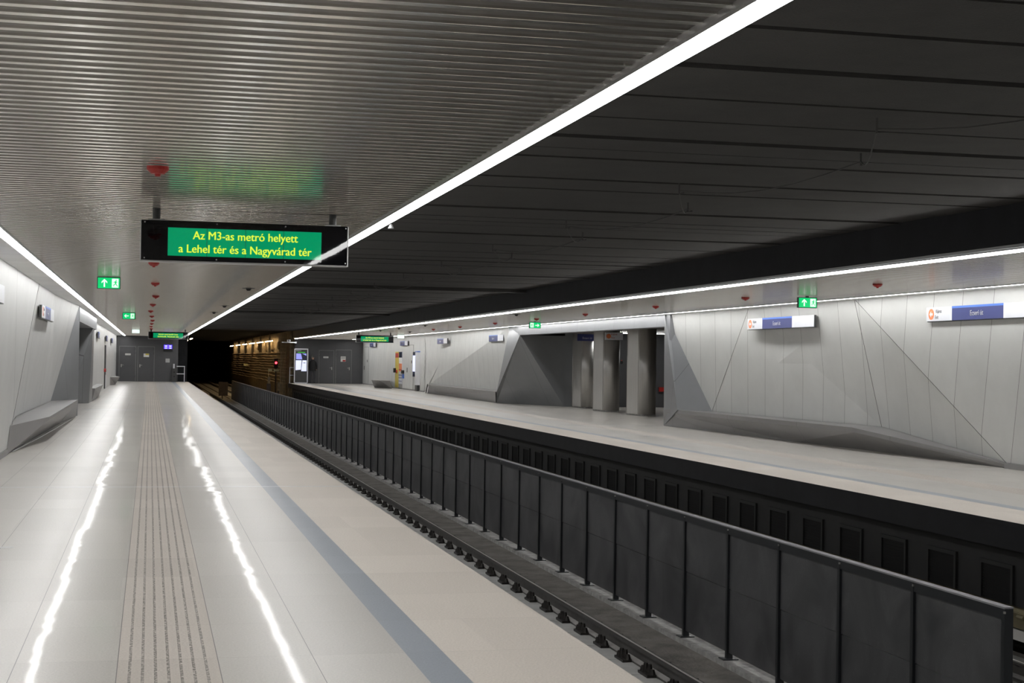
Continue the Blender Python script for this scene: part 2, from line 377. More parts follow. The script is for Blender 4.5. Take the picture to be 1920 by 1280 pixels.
b.box((-4.4, 42.3, 0), (-1.95, 42.55, 2.92))
b.box((-2.3, 42.5, 2.50), (-1.83, 56, 2.93))       # lintel
# far jamb: folded block facing back along the platform
A1 = (-1.86, 53.2, 2.5); A2 = (-1.97, 53.9, 0); A3 = (-1.9, 56, 2.92); A4 = (-1.95, 56.2, 0); A5 = (-4.4, 53.0, 0); A6 = (-4.4, 53.0, 2.5); A7 = (-2.6, 53.0, 0)
b.poly(A6, A1, A7, A5); b.poly(A1, A2, A7); b.poly(A1, A3, A4, A2); b.poly(A3, (-4.4, 56, 2.92), (-4.4, 56.2, 0), A4)
struct(b.build('trim_11', 'portal', fix=False))
b = MB(); b.box((-4.6, 42.4, 0), (-4.4, 56, 2.95)); struct(b.build('wall_left', 'dark'))
b = MB(); b.box((-4.4, 42.55, 2.6), (-2.3, 53, 2.7)); struct(b.build('ceiling', 'dark'))
b = MB(); b.box((-2.3, 56.1, .0), (-2.08, YE, 2.92)); struct(b.build('wall_left', 'wallL'))
b = MB(); b.poly(); b.v = []; b.f = []
b.box((-2.26, Y0, 0), (-2.18, 25.9, .085)); struct(b.build('baseboard_left', 'bench'))

# right wall
b = MB()
RT1 = (13.19, 27.5, 2.92); RB = (13.6, 22.7, .09); RS2 = (13.90, 27.7, .45); RS1 = (13.66, 36.4, .45); RT2 = (13.28, 33.1, 2.92); RT3 = (13.14, 38.55, 2.92)
facet(b, .12, 1, (13.2, Y0, 2.92), (13.55, Y0, .09), RB, RT1)
facet(b, .12, 1, RT1, RB, RS2)
facet(b, .12, 1, RT2, RT1, RS2, RS1)
facet(b, .12, 1, RT3, RT2, RS1)
struct(b.build('wall_right', 'wallR'))
b = MB()
for q in ((RT1, RB), (RT1, RS2), (RT2, RS1)): b.tube([(q[0][0]-.002, q[0][1], q[0][2]), (q[1][0]-.002, q[1][1], q[1][2])], .0035, 6)
b.tube([(13.29, 75.25, .02), (13.1, 73.8, .45)], .03, 6)
struct(b.build('trim_14', 'bracket'))
b = MB(); b.tube([(LW['T1'][0]+.002, LW['T1'][1], 2.92), (LW['B1'][0]+.002, LW['B1'][1], .09)], .003, 6); struct(b.build('trim_15', 'bracket'))
b = MB(); b.box((14.05, Y0, 0), (14.3, 38.3, 2.95)); struct(b.build('wall_right', 'soffit'))
b = MB(); b.box((13.52, Y0, 0), (13.60, 22.62, .088)); struct(b.build('baseboard_right', 'bench'))
b = MB()
J0 = (13.08, 38.4, 0); JT = (13.08, 38.45, 2.92); JS = (13.03, 37.2, .45)
facet(b, .5, 1, JT, RT3, RS1, JS); facet(b, .5, 1, JT, JS, J0)
b.box((13.11, 38.1, 0), (22, 38.43, 2.95))
b.box((13.08, 38.4, 2.585), (13.5, 54.9, 2.92))    # lintel
AP = (13.08, 54.65, 2.585); FS = (13.04, 58.2, .45); FT = (13.3, 57.3, 2.92); LT = (13.08, 54.9, 2.92)
b.poly(AP, LT, FT, FS); b.poly(AP, FS, (13.2, 58.9, 0)); b.poly(AP, (13.2, 58.9, 0), (14.8, 54.72, 0)); b.poly(AP, (14.8, 54.72, 0), (14.8, 54.72, 2.585))
b.box((14.8, 54.73, 0), (15.4, 55.2, 2.95))
struct(b.build('trim_12', 'portal'))
b = MB(); b.box((15.4, 54.73, 0), (22, 55.1, 2.95)); b.box((21.8, 38.4, 0), (22, 55, 2.95)); struct(b.build('wall_passage', 'dark'))
struct(slats(13.5, 21.8, 38.45, 54.7, 2.70))
b = MB(); b.box((13.5, 38.45, 2.735), (21.8, 54.7, 2.80)); struct(b.build('ceiling', 'dark'))
b = MB()
FB2 = (13.75, 76.7, .45); FB1 = (13.75, 60.2, .45); FT2 = (13.6, 70, 2.92)
facet(b, .12, 1, FT, FT2, FB2, FB1); facet(b, .12, 1, FT, FB1, FS)
facet(b, .12, 1, FT2, (13.7, 70.3, 2.92), (13.72, 78, 0), (13.4, 75.3, 0), FB2)
struct(b.build('wall_right', 'wallR')); b = MB(); b.box((13.70, 77.9, 0), (13.9, YE+.3, 2.93)); facet(b, .12, 1, (13.70, 70, 2.92), (13.70, 78, 2.92), (13.70, 78, 0))
struct(b.build('wall_right', 'wallR'))
b = MB(); b.box((13.66, 78, 0), (13.70, YE, .06)); struct(b.build('baseboard_right', 'bench'))
# end walls
b = MB(); b.box((-2.3, YE, 0), (1.76, YE+.9, 2.96)); struct(b.build('wall_far', 'dark'))
b = MB(); b.box((9.24, 101.8, 0), (14.3, 102.3, 2.96)); struct(b.build('wall_far', 'dark'))
b = MB(); b.box((-4.6, Y0-.3, -1.5), (22, Y0, 3.6)); struct(b.build('wall_near', 'wallR'))
b = MB(); b.box((-4.8, Y0, 2.96), (2.1, YE, 3.6)); b.box((9.2, Y0, 2.96), (22.2, YE, 3.6)); struct(b.build('ceiling', 'fascia'))
# tunnel beyond the station
b = MB(); b.box((1.4, YE+.9, -1.6), (2.3, 200, 3.5)); struct(b.build('wall_tunnel_left', 'tunnel'))
b = MB(); b.box((8.95, 102.4, -1.6), (9.9, 200, 3.5)); struct(b.build('wall_tunnel_right', 'tunnel'))
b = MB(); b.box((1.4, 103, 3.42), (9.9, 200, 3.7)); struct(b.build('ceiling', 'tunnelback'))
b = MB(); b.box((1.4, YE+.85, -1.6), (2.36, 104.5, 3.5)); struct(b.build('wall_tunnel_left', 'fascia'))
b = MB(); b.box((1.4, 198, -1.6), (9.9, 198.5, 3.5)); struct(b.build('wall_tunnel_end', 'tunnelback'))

# ================================================================== LINEAR LIGHTS
def light_module(x0, x1, name, z=2.90, zt=2.925, dz=.001):
    t = empty(name, ((x0+x1)/2, 0, z))
    MB().box((x0+.001, .002, z+.004), (x1-.001, 1.994, zt)).build('housing', 'alu', t)
    MB().box((x0+.004, .006, z-dz), (x1-.004, 1.990, z+.003)).build('diffuser', 'light', t)
    return t
lines = [((-1.638, -1.522), 2.9, 'white light module in the line beside the left platform wall', 'light line along the left wall'),
         ((2.060, 2.180), 2.9, 'white light module in the line over the left platform track edge', 'light line over the left platform edge'),
         ((9.120, 9.240), 2.9, 'white light module in the line over the right platform track edge', 'light line over the right platform edge'),
         ((12.792, 12.908), 2.9, 'white light module in the line beside the right platform wall', 'light line along the right wall')]
for (x0, x1), z, lab, grp in lines:
    base = light_module(x0, x1, 'linear_ceiling_light', z, 2.904 if x0 in (-1.638, 12.792) else 2.924, .001 if x0 in (-1.638, 12.792) else .014)
    tag(base, lab, 'ceiling light', grp); base.location.y = 4.95
    k = 6.95
    while k+2 <= YE-.2: dup(base, (base.location.x, k, z)); k += 2
    t = empty('linear_ceiling_light', (base.location.x, -14.9, z)); tag(t, lab.replace('module', 'run behind the viewpoint'), 'ceiling light')
    MB().box((x0+.001, -14.95, z+.004), (x1-.001, 4.94, z+.02)).build('housing', 'alu', t)
    MB().box((x0+.004, -14.94, z-.001), (x1-.004, 4.93, z+.003)).build('diffuser', 'light', t)
t = empty('linear_ceiling_light', (17.7, 52.3, 2.69)); tag(t, 'short white light line inside the passage behind the steel columns', 'ceiling light')
MB().box((15.4, 52.2, 2.68), (20.5, 52.35, 2.72)).build('housing', 'alu', t); MB().box((15.42, 52.22, 2.67), (20.48, 52.33, 2.681)).build('diffuser', 'light', t)

# ================================================================== DISPLAYS
def display(x0, x1, y, z0, z1, lines_, label, size, inset=(.235, .245), depth=.14):
    t = empty('departure_display', ((x0+x1)/2, y, z0)); tag(t, label, 'display board')
    MB().box((x0, y+.012, z0), (x1, y+depth, z1)).build('casing', 'alu', t, bevel=.004)
    MB().box((x0+.008, y, z0+.012), (x1-.012, y+.012, z1-.002)).build('front_glass', 'black', t)
    sx0, sx1 = x0+inset[0], x1-inset[1]; sz0, sz1 = z0+.055, z1-.062
    sc = MB().box((sx0, y-.002, sz0), (sx1, y+.002, sz1)).build('screen', 'screen', t)
    W = sx1-sx0
    for k in (.25, .5, .75): MB().box((sx0+W*k-.002, y-.0028, sz0), (sx0+W*k+.002, y-.002, sz1)).build('screen_joint', 'blackmatte', sc)
    for k, (s, xf) in enumerate(lines_):
        text('message', s, size, 'text', sc, (sx0+W*xf, y-.0035, sz1-(sz1-sz0)*(.27+.48*k)), (1, 0, 0), (0, 0, 1), .93, .0026)
    for xc in (x0+.135, x1-.14):
        MB().cyl((xc, y+.07, z1-.002), (0, 0, 1), .034, .034, CZ-z1+.002).build('hanger_post', 'bracket', t, smooth=False)
        MB().box((xc-.07, y+.03, z1-.001), (xc+.07, y+.11, z1+.012)).build('hanger_plate', 'alu', t)
    for fx in (.02, .36, .69, .985):
        for fz in (z0+.03, z1-.02):
            MB().cyl((x0+(x1-x0)*fx, y+.001, fz), (0, -1, 0), .007, .006, .004, 8).build('screw', 'alu', t)
    return t
display(-.1, 1.72, 13.85, 2.43, 2.793, [('Az M3-as metró helyett', .5), ('a Lehel tér és a Nagyvárad tér', .5)], 'nearest black hanging display with green screen and yellow message, in front of the light line', .102)
display(-.095, 1.77, 75.5, 2.44, 2.785, [('között metrópótló busz', .5), ('közlekedik. Részletek info', .5)], 'small far black hanging display on the left platform near its end', .1)
display(9.62, 11.44, 74, 2.43, 2.785, [('Az M3-as metró helyett', .5), ('a Lehel tér és a Nagyvárad tér', .5)], 'black hanging display with green screen over the right platform', .1)

# ================================================================== EXIT SIGNS
def exit_sign(x, y, label, arrow, back=False, ztop=2.885, wd=.35, h=.175):
    t = empty('exit_sign', (x, y, ztop-h)); tag(t, label, 'exit sign')
    MB().box((x-wd/2-.012, y+.004, ztop-h-.01), (x+wd/2+.012, y+.07, ztop+.012)).build('frame', 'bracket', t, bevel=.003)
    MB().box((x-.03, y+.02, ztop+.012), (x+.03, y+.05, CZ)).build('mounting', 'bracket', t)
    f = MB().box((x-wd/2, y, ztop-h), (x+wd/2, y+.004, ztop)).build('lit_face', 'exitwhite' if back else 'exitgreen', t)
    if back: return t
    ms = -1 if arrow == 'right' else 1      # pictogram sits on the right, except on the right-arrow sign
    px_ = x+ms*wd*.29; zc = ztop-h/2; q = .145/2
    pn = MB().box((px_-q*.72, y-.002, zc-q), (px_+q*.72, y, zc+q)).build('door_pictogram', 'exitwhite', t)
    g = MB(); yy = y-.003
    def P2(pts): g.poly(*[(px_+a*.12*ms*-1, yy, zc+c*.12) for a, c in pts])
    g.cyl((px_+.016, y-.0022, zc+.045), (0, -1, 0), .011, .011, .0015, 12)
    P2([(.0, .30), (-.12, .26), (-.20, .02), (.0, -.08), (.10, .12)])
    P2([(0, -.05), (-.14, -.02), (-.30, -.30), (-.40, -.48), (-.30, -.5), (-.18, -.33)])
    P2([(-.05, -.03), (.05, -.10), (.26, -.22), (.22, -.5), (.14, -.5), (.14, -.27), (-.05, -.2)])
    P2([(-.1, .28), (-.32, .12), (-.28, .05), (-.08, .18)]); P2([(.02, .26), (.28, .1), (.24, .03), (.02, .15)])
    g.build('running_figure', 'exitgreen', pn, fix=False)
    a = MB(); ax = x-ms*wd*.2; yy = y-.003
    shp = [(-.011, -.065), (.011, -.065), (.011, .03), (.045, -.006), (.045, .022), (0, .066), (-.045, .022), (-.045, -.006), (-.011, .03)]
    if arrow == 'left': shp = [(-v, u) for u, v in shp]
    if arrow == 'right': shp = [(v, -u) for u, v in shp]
    a.solid([(ax+u, yy, zc+v) for u, v in shp], [(ax+u, yy+.003, zc+v) for u, v in shp]); a.build('arrow', 'exitwhite', t)
    return t
exit_sign(-.68, 26.3, 'green exit sign with up arrow over the left platform', 'up')
exit_sign(-.63, 47.5, 'green exit sign with left arrow farther along the left platform', 'left')
exit_sign(-.68, 76.5, 'blank white back of an exit sign far along the left platform', '', True)
exit_sign(11.83, 26.6, 'green exit sign with up arrow over the right platform near the name signs', 'up', ztop=2.87)
exit_sign(11.93, 47.8, 'green exit sign with right arrow in front of the passage', 'right', ztop=2.87)
exit_sign(12.3, 77.2, 'blank white back of an exit sign beside the far right display', '', True, ztop=2.88)

# ================================================================== STATION NAME SIGNS
def name_sign(xf, y0, label, sx, full=True):
    """sx = +1: on the right wall, facing -x; sx = -1: on the left wall, facing +x. y0 = far end on the right, near end on the left"""
    z0, z1 = 2.42, 2.66
    if sx < 0: z0, z1 = 2.30, 2.54
    ln = 3.6 if full else 2.55
    d = -1 if sx > 0 else 1
    Yp = lambda s: y0+d*s
    t = empty('station_name_sign', (xf, y0, z0)); tag(t, label, 'name sign')
    def bx(s0, s1, za, zb, off, th): return MB().box((xf+sx*off, Yp(s0), za), (xf+sx*(off+th), Yp(s1), zb))
    bx(0.012, ln, z0-.012, z1, .012, .045).build('sign_case', 'bracket', t)
    a = .88 if full else 0
    if full: bx(0, a, z0, z1, 0, .012).build('white_field', 'signwhite', t)
    bf = bx(a, a+1.62, z0, z1, -.001, .013).build('blue_field', 'blue', t)
    bx(a, a+1.62, z1-.035, z1, -.004, .003).build('light_blue_band', 'lightblue', bf)
    bx(a+1.62, ln, z0, z1, 0, .012).build('white_field', 'signwhite', t)
    rv = (0, d, 0)
    text('station_name', 'Ecseri út', .125, 'white', bf, (xf-sx*.004, Yp(a+.80), z0+.105), rv, (0, 0, 1), .95, .003)
    if full:
        c = MB().cyl((xf+sx*.001, Yp(.17), z0+.12), (-sx, 0, 0), .095, .095, .004, 32).build('exit_roundel', 'orange', t)
        s = [(-.06, 0), (0, .055), (.0, .02), (.055, .02), (.055, -.02), (0, -.02), (0, -.055)]
        MB().solid([(xf-sx*.0045, Yp(.17+u), z0+.12+v) for u, v in s], [(xf-sx*.002, Yp(.17+u), z0+.12+v) for u, v in s]).build('arrow', 'white', c)
        text('exit_wording', 'Kijárat', .085, 'ink', t, (xf-sx*.002, Yp(.43), z0+.165), rv, (0, 0, 1), .9)
        text('exit_wording', 'Exit', .085, 'ink', t, (xf-sx*.002, Yp(.36), z0+.065), rv, (0, 0, 1), .9)
    return t
name_sign(13.20, 24.66, 'large blue and white Ecseri út sign nearest on the right wall', 1)
name_sign(13.20, 32.98, 'blue and white Ecseri út sign on the right wall between passage and nearest sign', 1)
name_sign(13.32, 61.05, 'tilted looking blue and white sign just left of the grey passage wall', 1, False)
name_sign(13.45, 73.3, 'blue and white sign on the right wall above the far end of the long bench', 1, False)
name_sign(13.6, 85.6, 'small blue and white sign above the emergency panel on the right wall', 1, False)
name_sign(13.6, 97.8, 'farthest blue and white sign on the right wall, under the display', 1, False)
name_sign(-1.97, 18.8, 'name sign cut by the left frame edge on the left wall', -1, False).location.y = 19.85
name_sign(-1.98, 30.3, 'blue and white name sign on the left wall before the grey portal', -1)
name_sign(-1.98, 62.933, 'name sign beyond the portal on the left wall, nearest of three', -1, False)
name_sign(-1.98, 74.77799999999999, 'name sign beyond the portal on the left wall, middle of three', -1, False)
name_sign(-1.98, 85.49000000000001, 'name sign beyond the portal on the left wall, farthest of three', -1, False)

# ================================================================== CEILING DEVICES
def sounder(x, y):
    t = empty('fire_sounder', (x, y, CZ))
    MB().cyl((x, y, CZ), (0, 0, -1), .075, .075, .02, 20).build('base', 'red', t)
    b = MB(); b.cyl((x, y, CZ-.02), (0, 0, -1), .075, .045, .028, 20); b.cyl((x, y, CZ-.048), (0, 0, -1), .022, .018, .018, 12); b.build('dome', 'red', t, smooth=False)
    return t
s0 = sounder(.03, 10.87); tag(s0, 'red ceiling fire sounder nearest, in front of the display', 'fire sounder', 'red sounders on the left ceiling')
ls = [16.4, 21.96, 28, 33.88, 39.45, 45, 50.8, 56.5, 62.2, 67.9, 73.6]
for i, y in enumerate(ls):
    o = dup(s0, ((.04, .03, .07, .1, .05, .0, .04, .07, .05, .03, .04)[i], y, CZ), 'red ceiling fire sounder in the row over the left platform')
    o['group'] = 'red sounders on the left ceiling'
s0['group'] = 'nearest red sounder'
for i, (x, y) in enumerate(((10.97, 22.06), (11.0, 27.6), (10.98, 32.9), (11.14, 39.2), (11.15, 44.5), (11.2, 50.4), (11.3, 56.9), (11.25, 62.2))):
    o = dup(s0, (x, y, CZ), 'red ceiling fire sounder in the row over the right platform'); o['group'] = 'red sounders on the right ceiling'
def spk(x, y):
    t = empty('ceiling_loudspeaker', (x, y, CZ))
    MB().cyl((x, y, CZ+.001), (0, 0, -1), .12, .115, .008, 24).build('flange', 'bracket', t)
    MB().cyl((x, y, CZ-.007), (0, 0, -1), .055, .03, .04, 16).build('driver', 'blackmatte', t)
    return t
k0 = spk(1.77, 29.2); tag(k0, 'black ceiling fixture close to the light line on the left platform', 'ceiling fixture', 'black fixtures on the left ceiling')
for x, y in ((1.80, 39.4), (1.77, 45.2)): dup(k0, (x, y, CZ))
for x, y in ((9.68, 40.9), (9.8, 55.9), (9.8, 62), (9.8, 67.2), (11.42, 69.1)):
    o = dup(k0, (x, y, CZ), 'small black ceiling fixture over the right platform'); o['group'] = 'black fixtures on the right ceiling'
t = empty('ceiling_sensor', (2.26, 14.9, 2.95)); tag(t, 'small white sensor under the track ceiling beside the light line', 'sensor')
MB().cyl((2.26, 14.9, 3.02), (0, 0, -1), .006, .006, .10, 8).build('stem', 'bracket', t); MB().cyl((2.26, 14.9, 2.92), (0, 0, -1), .012, .03, .04, 12).build('cap', 'white', t)
MB().box((2.2, 14.88, 3.0), (2.27, 14.92, 3.03)).build('bracket', 'bracket', t)

# sagging cable under the track ceiling
t = empty('ceiling_cable', (5.5, 8, 3.3)); tag(t, 'thin grey cable sagging between hooks under the dark track ceiling', 'cable')
hk = []; y = 6.0; k = 0
while y < 60: hk.append((5.45+.35*(1 if k % 2 else -1), y, 3.33)); y += 2.6 if k % 2 else 1.7; k += 1
pts = []
for a, c in zip(hk, hk[1:]):
    for q in range(6):
        f = q/6; pts.append((a[0]+(c[0]-a[0])*f, a[1]+(c[1]-a[1])*f, a[2]-.1*math.sin(math.pi*f)*1.2))
MB().tube(pts, .006, 6).build('cable', 'blackcable', t)
for h in hk: MB().tube([(h[0], h[1], 3.41), (h[0], h[1], 3.30), (h[0]+.05, h[1], 3.31)], .009, 6).build('hook', 'blackcable', t)

# ================================================================== BENCHES
def bench(name, label, loops, m='bench', extra=()):
    b = MB()
    for l in loops: b.poly(*l)
    o = b.build(name, m, None, origin=loops[0][0]); tag(o, label, 'bench'); return o
# nearest left: sloped front leaning in under the seat
a = dict(tip=(-2.2, 25.9, 0.0), t1=(-2.17, 26.1, .45), t2=(-1.80, 30, .45), t3=(-1.80, 41.6, .45), b1=(-2.39, 30.1, .45), b2=(-2.39, 41.6, .45), f1=(-2.12, 31.5, .0), f2=(-2.02, 38, .0), f3=(-1.86, 41.9, 0), w1=(-2.5, 30, 0), w2=(-2.5, 41.9, 0), l2=(-1.80, 30, .40), l3=(-1.80, 41.6, .40))
bench('wall_bench', 'folded grey bench running along the left wall up to the portal',
      [[a['t1'], a['t2'], a['b1']], [a['t2'], a['t3'], a['b2'], a['b1']], [a['tip'], a['t2'], a['t1']], [a['tip'], a['f1'], a['l2'], a['t2']],
       [a['t2'], a['l2'], a['l3'], a['t3']], [a['l2'], a['f1'], a['f2']], [a['l2'], a['f2'], a['l3']], [a['l3'], a['f2'], a['f3']], [a['tip'], a['w1'], a['w2'], a['f3'], a['f2'], a['f1']],
       [a['tip'], a['t1'], a['b1'], a['w1']], [a['w1'], a['b1'], a['b2'], a['w2']], [a['t3'], a['l3'], a['f3'], a['w2'], a['b2']]])
bench('wall_bench', 'grey wedge bench on the left wall just beyond the portal',
      [[(-2.1, 56.3, .45), (-1.85, 56.3, .45), (-1.79, 63.5, .45), (-2.1, 66, .45)], [(-1.85, 56.3, .45), (-1.95, 56.3, 0), (-1.96, 64, 0), (-1.79, 63.5, .45)],
       [(-1.79, 63.5, .45), (-1.96, 64, 0), (-2.1, 66, 0), (-2.1, 66, .45)], [(-2.1, 56.3, 0), (-2.1, 56.3, .45), (-1.85, 56.3, .45), (-1.95, 56.3, 0)], [(-2.1, 56.3, 0), (-1.95, 56.3, 0), (-1.96, 64, 0), (-2.1, 66, 0)],
       [(-2.1, 56.3, 0), (-2.1, 66, 0), (-2.1, 66, .45), (-2.1, 56.3, .45)]])
bench('wall_bench', 'small grey prism bench at the far end of the left wall',
      [[(-2.08, 86.5, .45), (-1.6, 88.5, .45), (-2.08, 92, .45)], [(-2.08, 86.5, .45), (-2.08, 86.5, 0), (-1.85, 89, 0), (-1.6, 88.5, .45)], [(-1.6, 88.5, .45), (-1.85, 89, 0), (-2.08, 92, 0), (-2.08, 92, .45)],
       [(-2.08, 86.5, 0), (-2.08, 92, 0), (-1.85, 89, 0)], [(-2.08, 86.5, .45), (-2.08, 92, .45), (-2.08, 92, 0), (-2.08, 86.5, 0)]])
# long right bench, its near end running down to the floor
p = dict(A=(13.05, 38.36, .45), B=(13.12, 27.4, .45), C=(13.58, 22.62, .085), a=(13.05, 38.36, .36), b=(13.13, 27.3, .36), c=(13.58, 22.60, .06), D=(13.64, 36.3, .45), E=(13.88, 27.6, .45), F=(13.59, 22.66, .088),
         g=(13.08, 38.36, 0), h=(13.26, 35.4, 0), i=(13.37, 30.6, 0), j=(13.56, 27.6, 0), k=(13.6, 22.55, 0), jb=(13.06, 38.3, .45), x=(13.06, 38.2, .45))
bench('wall_bench', 'long grey bench on the right wall sloping to the floor at its near end',
      [[p['A'], p['B'], p['E'], p['D']], [p['B'], p['C'], p['F'], p['E']], [p['A'], p['a'], p['b'], p['B']], [p['B'], p['b'], p['c'], p['C']],
       [p['a'], p['g'], p['h']], [p['a'], p['h'], p['i'], p['b']], [p['b'], p['i'], p['j']], [p['b'], p['j'], p['k'], p['c']],
       [p['g'], (13.9, 38, 0), (13.95, 27.6, 0), p['k'], p['j'], p['i'], p['h']], [p['D'], p['E'], (13.95, 27.6, 0), (13.9, 38, 0)], [p['E'], p['F'], p['k'], (13.95, 27.6, 0)], [p['A'], p['D'], (13.9, 38, 0), p['g'], p['a']], [p['C'], p['c'], p['k'], p['F']]])
bench('wall_bench', 'grey bench on the right wall left of the passage',
      [[(13.05, 58.5, .45), (13.13, 73.6, .45), (13.74, 76.4, .45), (13.74, 60.2, .45)], [(13.05, 58.5, .45), (13.2, 59.0, 0), (13.42, 72, 0), (13.13, 73.6, .45)], [(13.13, 73.6, .45), (13.42, 72, 0), (13.32, 75.1, 0)], [(13.13, 73.6, .45), (13.32, 75.1, 0), (13.74, 76.4, .45)],
       [(13.2, 59, 0), (13.75, 60, 0), (13.75, 76.4, 0), (13.32, 75.1, 0), (13.42, 72, 0)], [(13.74, 60.2, .45), (13.74, 76.4, .45), (13.75, 76.4, 0), (13.75, 60, 0)], [(13.05, 58.5, .45), (13.74, 60.2, .45), (13.75, 60, 0), (13.2, 59, 0)], [(13.32, 75.1, 0), (13.75, 76.4, 0), (13.74, 76.4, .45)]])
bench('wall_bench', 'small grey prism bench by the far right wall near the emergency panel',
      [[(12.4, 88.3, .45), (12.65, 86.5, .45), (13.07, 85.75, .45), (13.69, 89.8, .42), (13.69, 92, .45)], [(12.4, 88.3, .45), (12.78, 89.6, 0), (13.14, 88.2, 0), (12.65, 86.5, .45)], [(12.65, 86.5, .45), (13.14, 88.2, 0), (13.26, 86.1, 0), (13.07, 85.75, .45)],
       [(13.07, 85.75, .45), (13.26, 86.1, 0), (13.69, 88.9, 0), (13.69, 89.8, .42)], [(12.4, 88.3, .45), (13.69, 92, .45), (13.69, 92, 0), (12.78, 89.6, 0)], [(12.78, 89.6, 0), (13.69, 92, 0), (13.69, 88.9, 0), (13.26, 86.1, 0), (13.14, 88.2, 0)], [(13.69, 88.9, 0), (13.69, 92, 0), (13.69, 92, .45), (13.69, 89.8, .42)]])
# loose white wire on the floor under the left bench
tag(MB().tube([(-2.17, 26.6, .006), (-2.09, 29.5, .006), (-2.03, 31.5, .006), (-1.98, 34, .006), (-1.93, 37, .006), (-1.86, 41, .006)], .006, 6).build('floor_wire', 'white', None, origin=(-2.1, 29, 0)), 'thin white wire lying along the foot of the left bench', 'wire')

# ================================================================== STEEL COLUMNS
def column(x, y):
    """long column on a small plinth: two flat sides and two round ends, cladding split by dark joints"""
    t = empty('steel_column', (x, y, 0)); r = .28; L = 1.15; z0, z1 = .055, 2.735
    n = 14
    def half(sg, yc): return [(x-sg*r*math.cos(math.pi*k/n), yc-sg*r*math.sin(math.pi*k/n)) for k in range(n+1)]
    def pris(loop, nm, m='steel', smooth=True, za=z0, zb=z1):
        o = MB().solid([(a, c, za) for a, c in loop], [(a, c, zb) for a, c in loop]).build(nm, m, t)
        return o
    pris(half(1, y+r), 'round_end'); pris(half(-1, y+r+L), 'round_end')
    pris([(x-r, y+r+.03), (x+r, y+r+.03), (x+r, y+r+L-.03), (x-r, y+r+L-.03)], 'flat_side')
    pris([(x-r+.04, y+r-.01), (x+r-.04, y+r-.01), (x+r-.04, y+r+L+.01), (x-r+.04, y+r+L+.01)], 'core', 'blackmatte')
    pris([(x-.22, y+.06), (x+.22, y+.06), (x+.22, y+2*r+L-.06), (x-.22, y+2*r+L-.06)], 'plinth', 'kerb', za=0, zb=z0)
    for o in t.children:
        if o.name.startswith('round_end'):
            for pl in o.data.polygons: pl.use_smooth = len(pl.vertices) == 4 and abs(pl.normal.z) < .5
    return t
for (x, y), lab in (((14.93, 45.2), 'nearest of three brushed steel columns, rightmost, without a sign'), ((14.9, 48.9), 'middle brushed steel column in the passage with white sign on its end'), ((15.13, 53.0), 'leftmost steel column in the passage with blue sign on its end')):
    tag(column(x, y) if y < 53 else column(x, 52.4), lab, 'column')
t = empty('column_sign', (15.15, 52.33, 2.37)); tag(t, 'dark blue name sign on the end of the leftmost steel column', 'name sign')
q = MB().box((14.6, 52.3, 2.38), (15.2, 52.38, 2.62)).build('panel', 'blue', t); text('station_name', 'Ecseri út', .1, 'signwhite', q, (14.95, 52.297, 2.48), (1, 0, 0), (0, 0, 1))
t = empty('column_sign', (14.9, 48.83, 2.37)); tag(t, 'white exit sign panel on the end of the middle steel column', 'name sign')
q = MB().box((14.57, 48.8, 2.38), (15.17, 48.88, 2.62)).build('panel', 'signwhite', t); MB().cyl((14.68, 48.8, 2.5), (0, -1, 0), .08, .08, .004, 24).build('exit_roundel', 'orange', q)
text('exit_wording', 'Kijárat', .08, 'red', q, (14.87, 48.797, 2.56), (1, 0, 0), (0, 0, 1)); text('exit_wording', 'Exit', .08, 'red', q, (14.83, 48.797, 2.45), (1, 0, 0), (0, 0, 1))
t = empty('service_booth', (15.9, 54.5, 0)); tag(t, 'narrow view of a service booth between two steel columns', 'booth')
MB().box((15.5, 54.35, 0), (16.2, 54.72, 1.0)).build('counter_front', 'blackmatte', t); MB().box((15.5, 54.25, 1.0), (16.2, 54.72, 1.06)).build('counter_top', 'signwhite', t)
MB().box((15.5, 54.6, 1.06), (16.2, 54.72, 1.55)).build('window', 'beigeglass', t)
t = empty('lit_direction_sign', (15.85, 54.6, 1.9)); tag(t, 'small lit white sign with dark roundel between two steel columns', 'sign')
q = MB().box((15.6, 54.55, 1.88), (16.15, 54.6, 2.15)).build('panel', 'exitwhite', t); MB().cyl((15.83, 54.55, 2.015), (0, -1, 0), .1, .1, .004, 24).build('roundel', 'ink', q); MB().box((15.63, 54.546, 1.9), (15.66, 54.55, 2.12)).build('bar', 'ink', q)
t = empty('fire_alarm_box', (18.5, 54.7, .59)); tag(t, 'red box on the dark passage wall beside the grey jamb', 'alarm box')
MB().box((18.42, 54.62, .59), (18.6, 54.73, .75)).build('body', 'red', t)
t = empty('wall_device', (17.0, 54.7, 1.62)); tag(t, 'black round wall device with red spot between steel columns', 'alarm')
MB().cyl((16.95, 54.72, 1.65), (0, -1, 0), .06, .06, .06, 16).build('body', 'blackmatte', t); MB().cyl((16.95, 54.66, 1.72), (0, -1, 0), .02, .02, .03, 12).build('lamp', 'red', t)

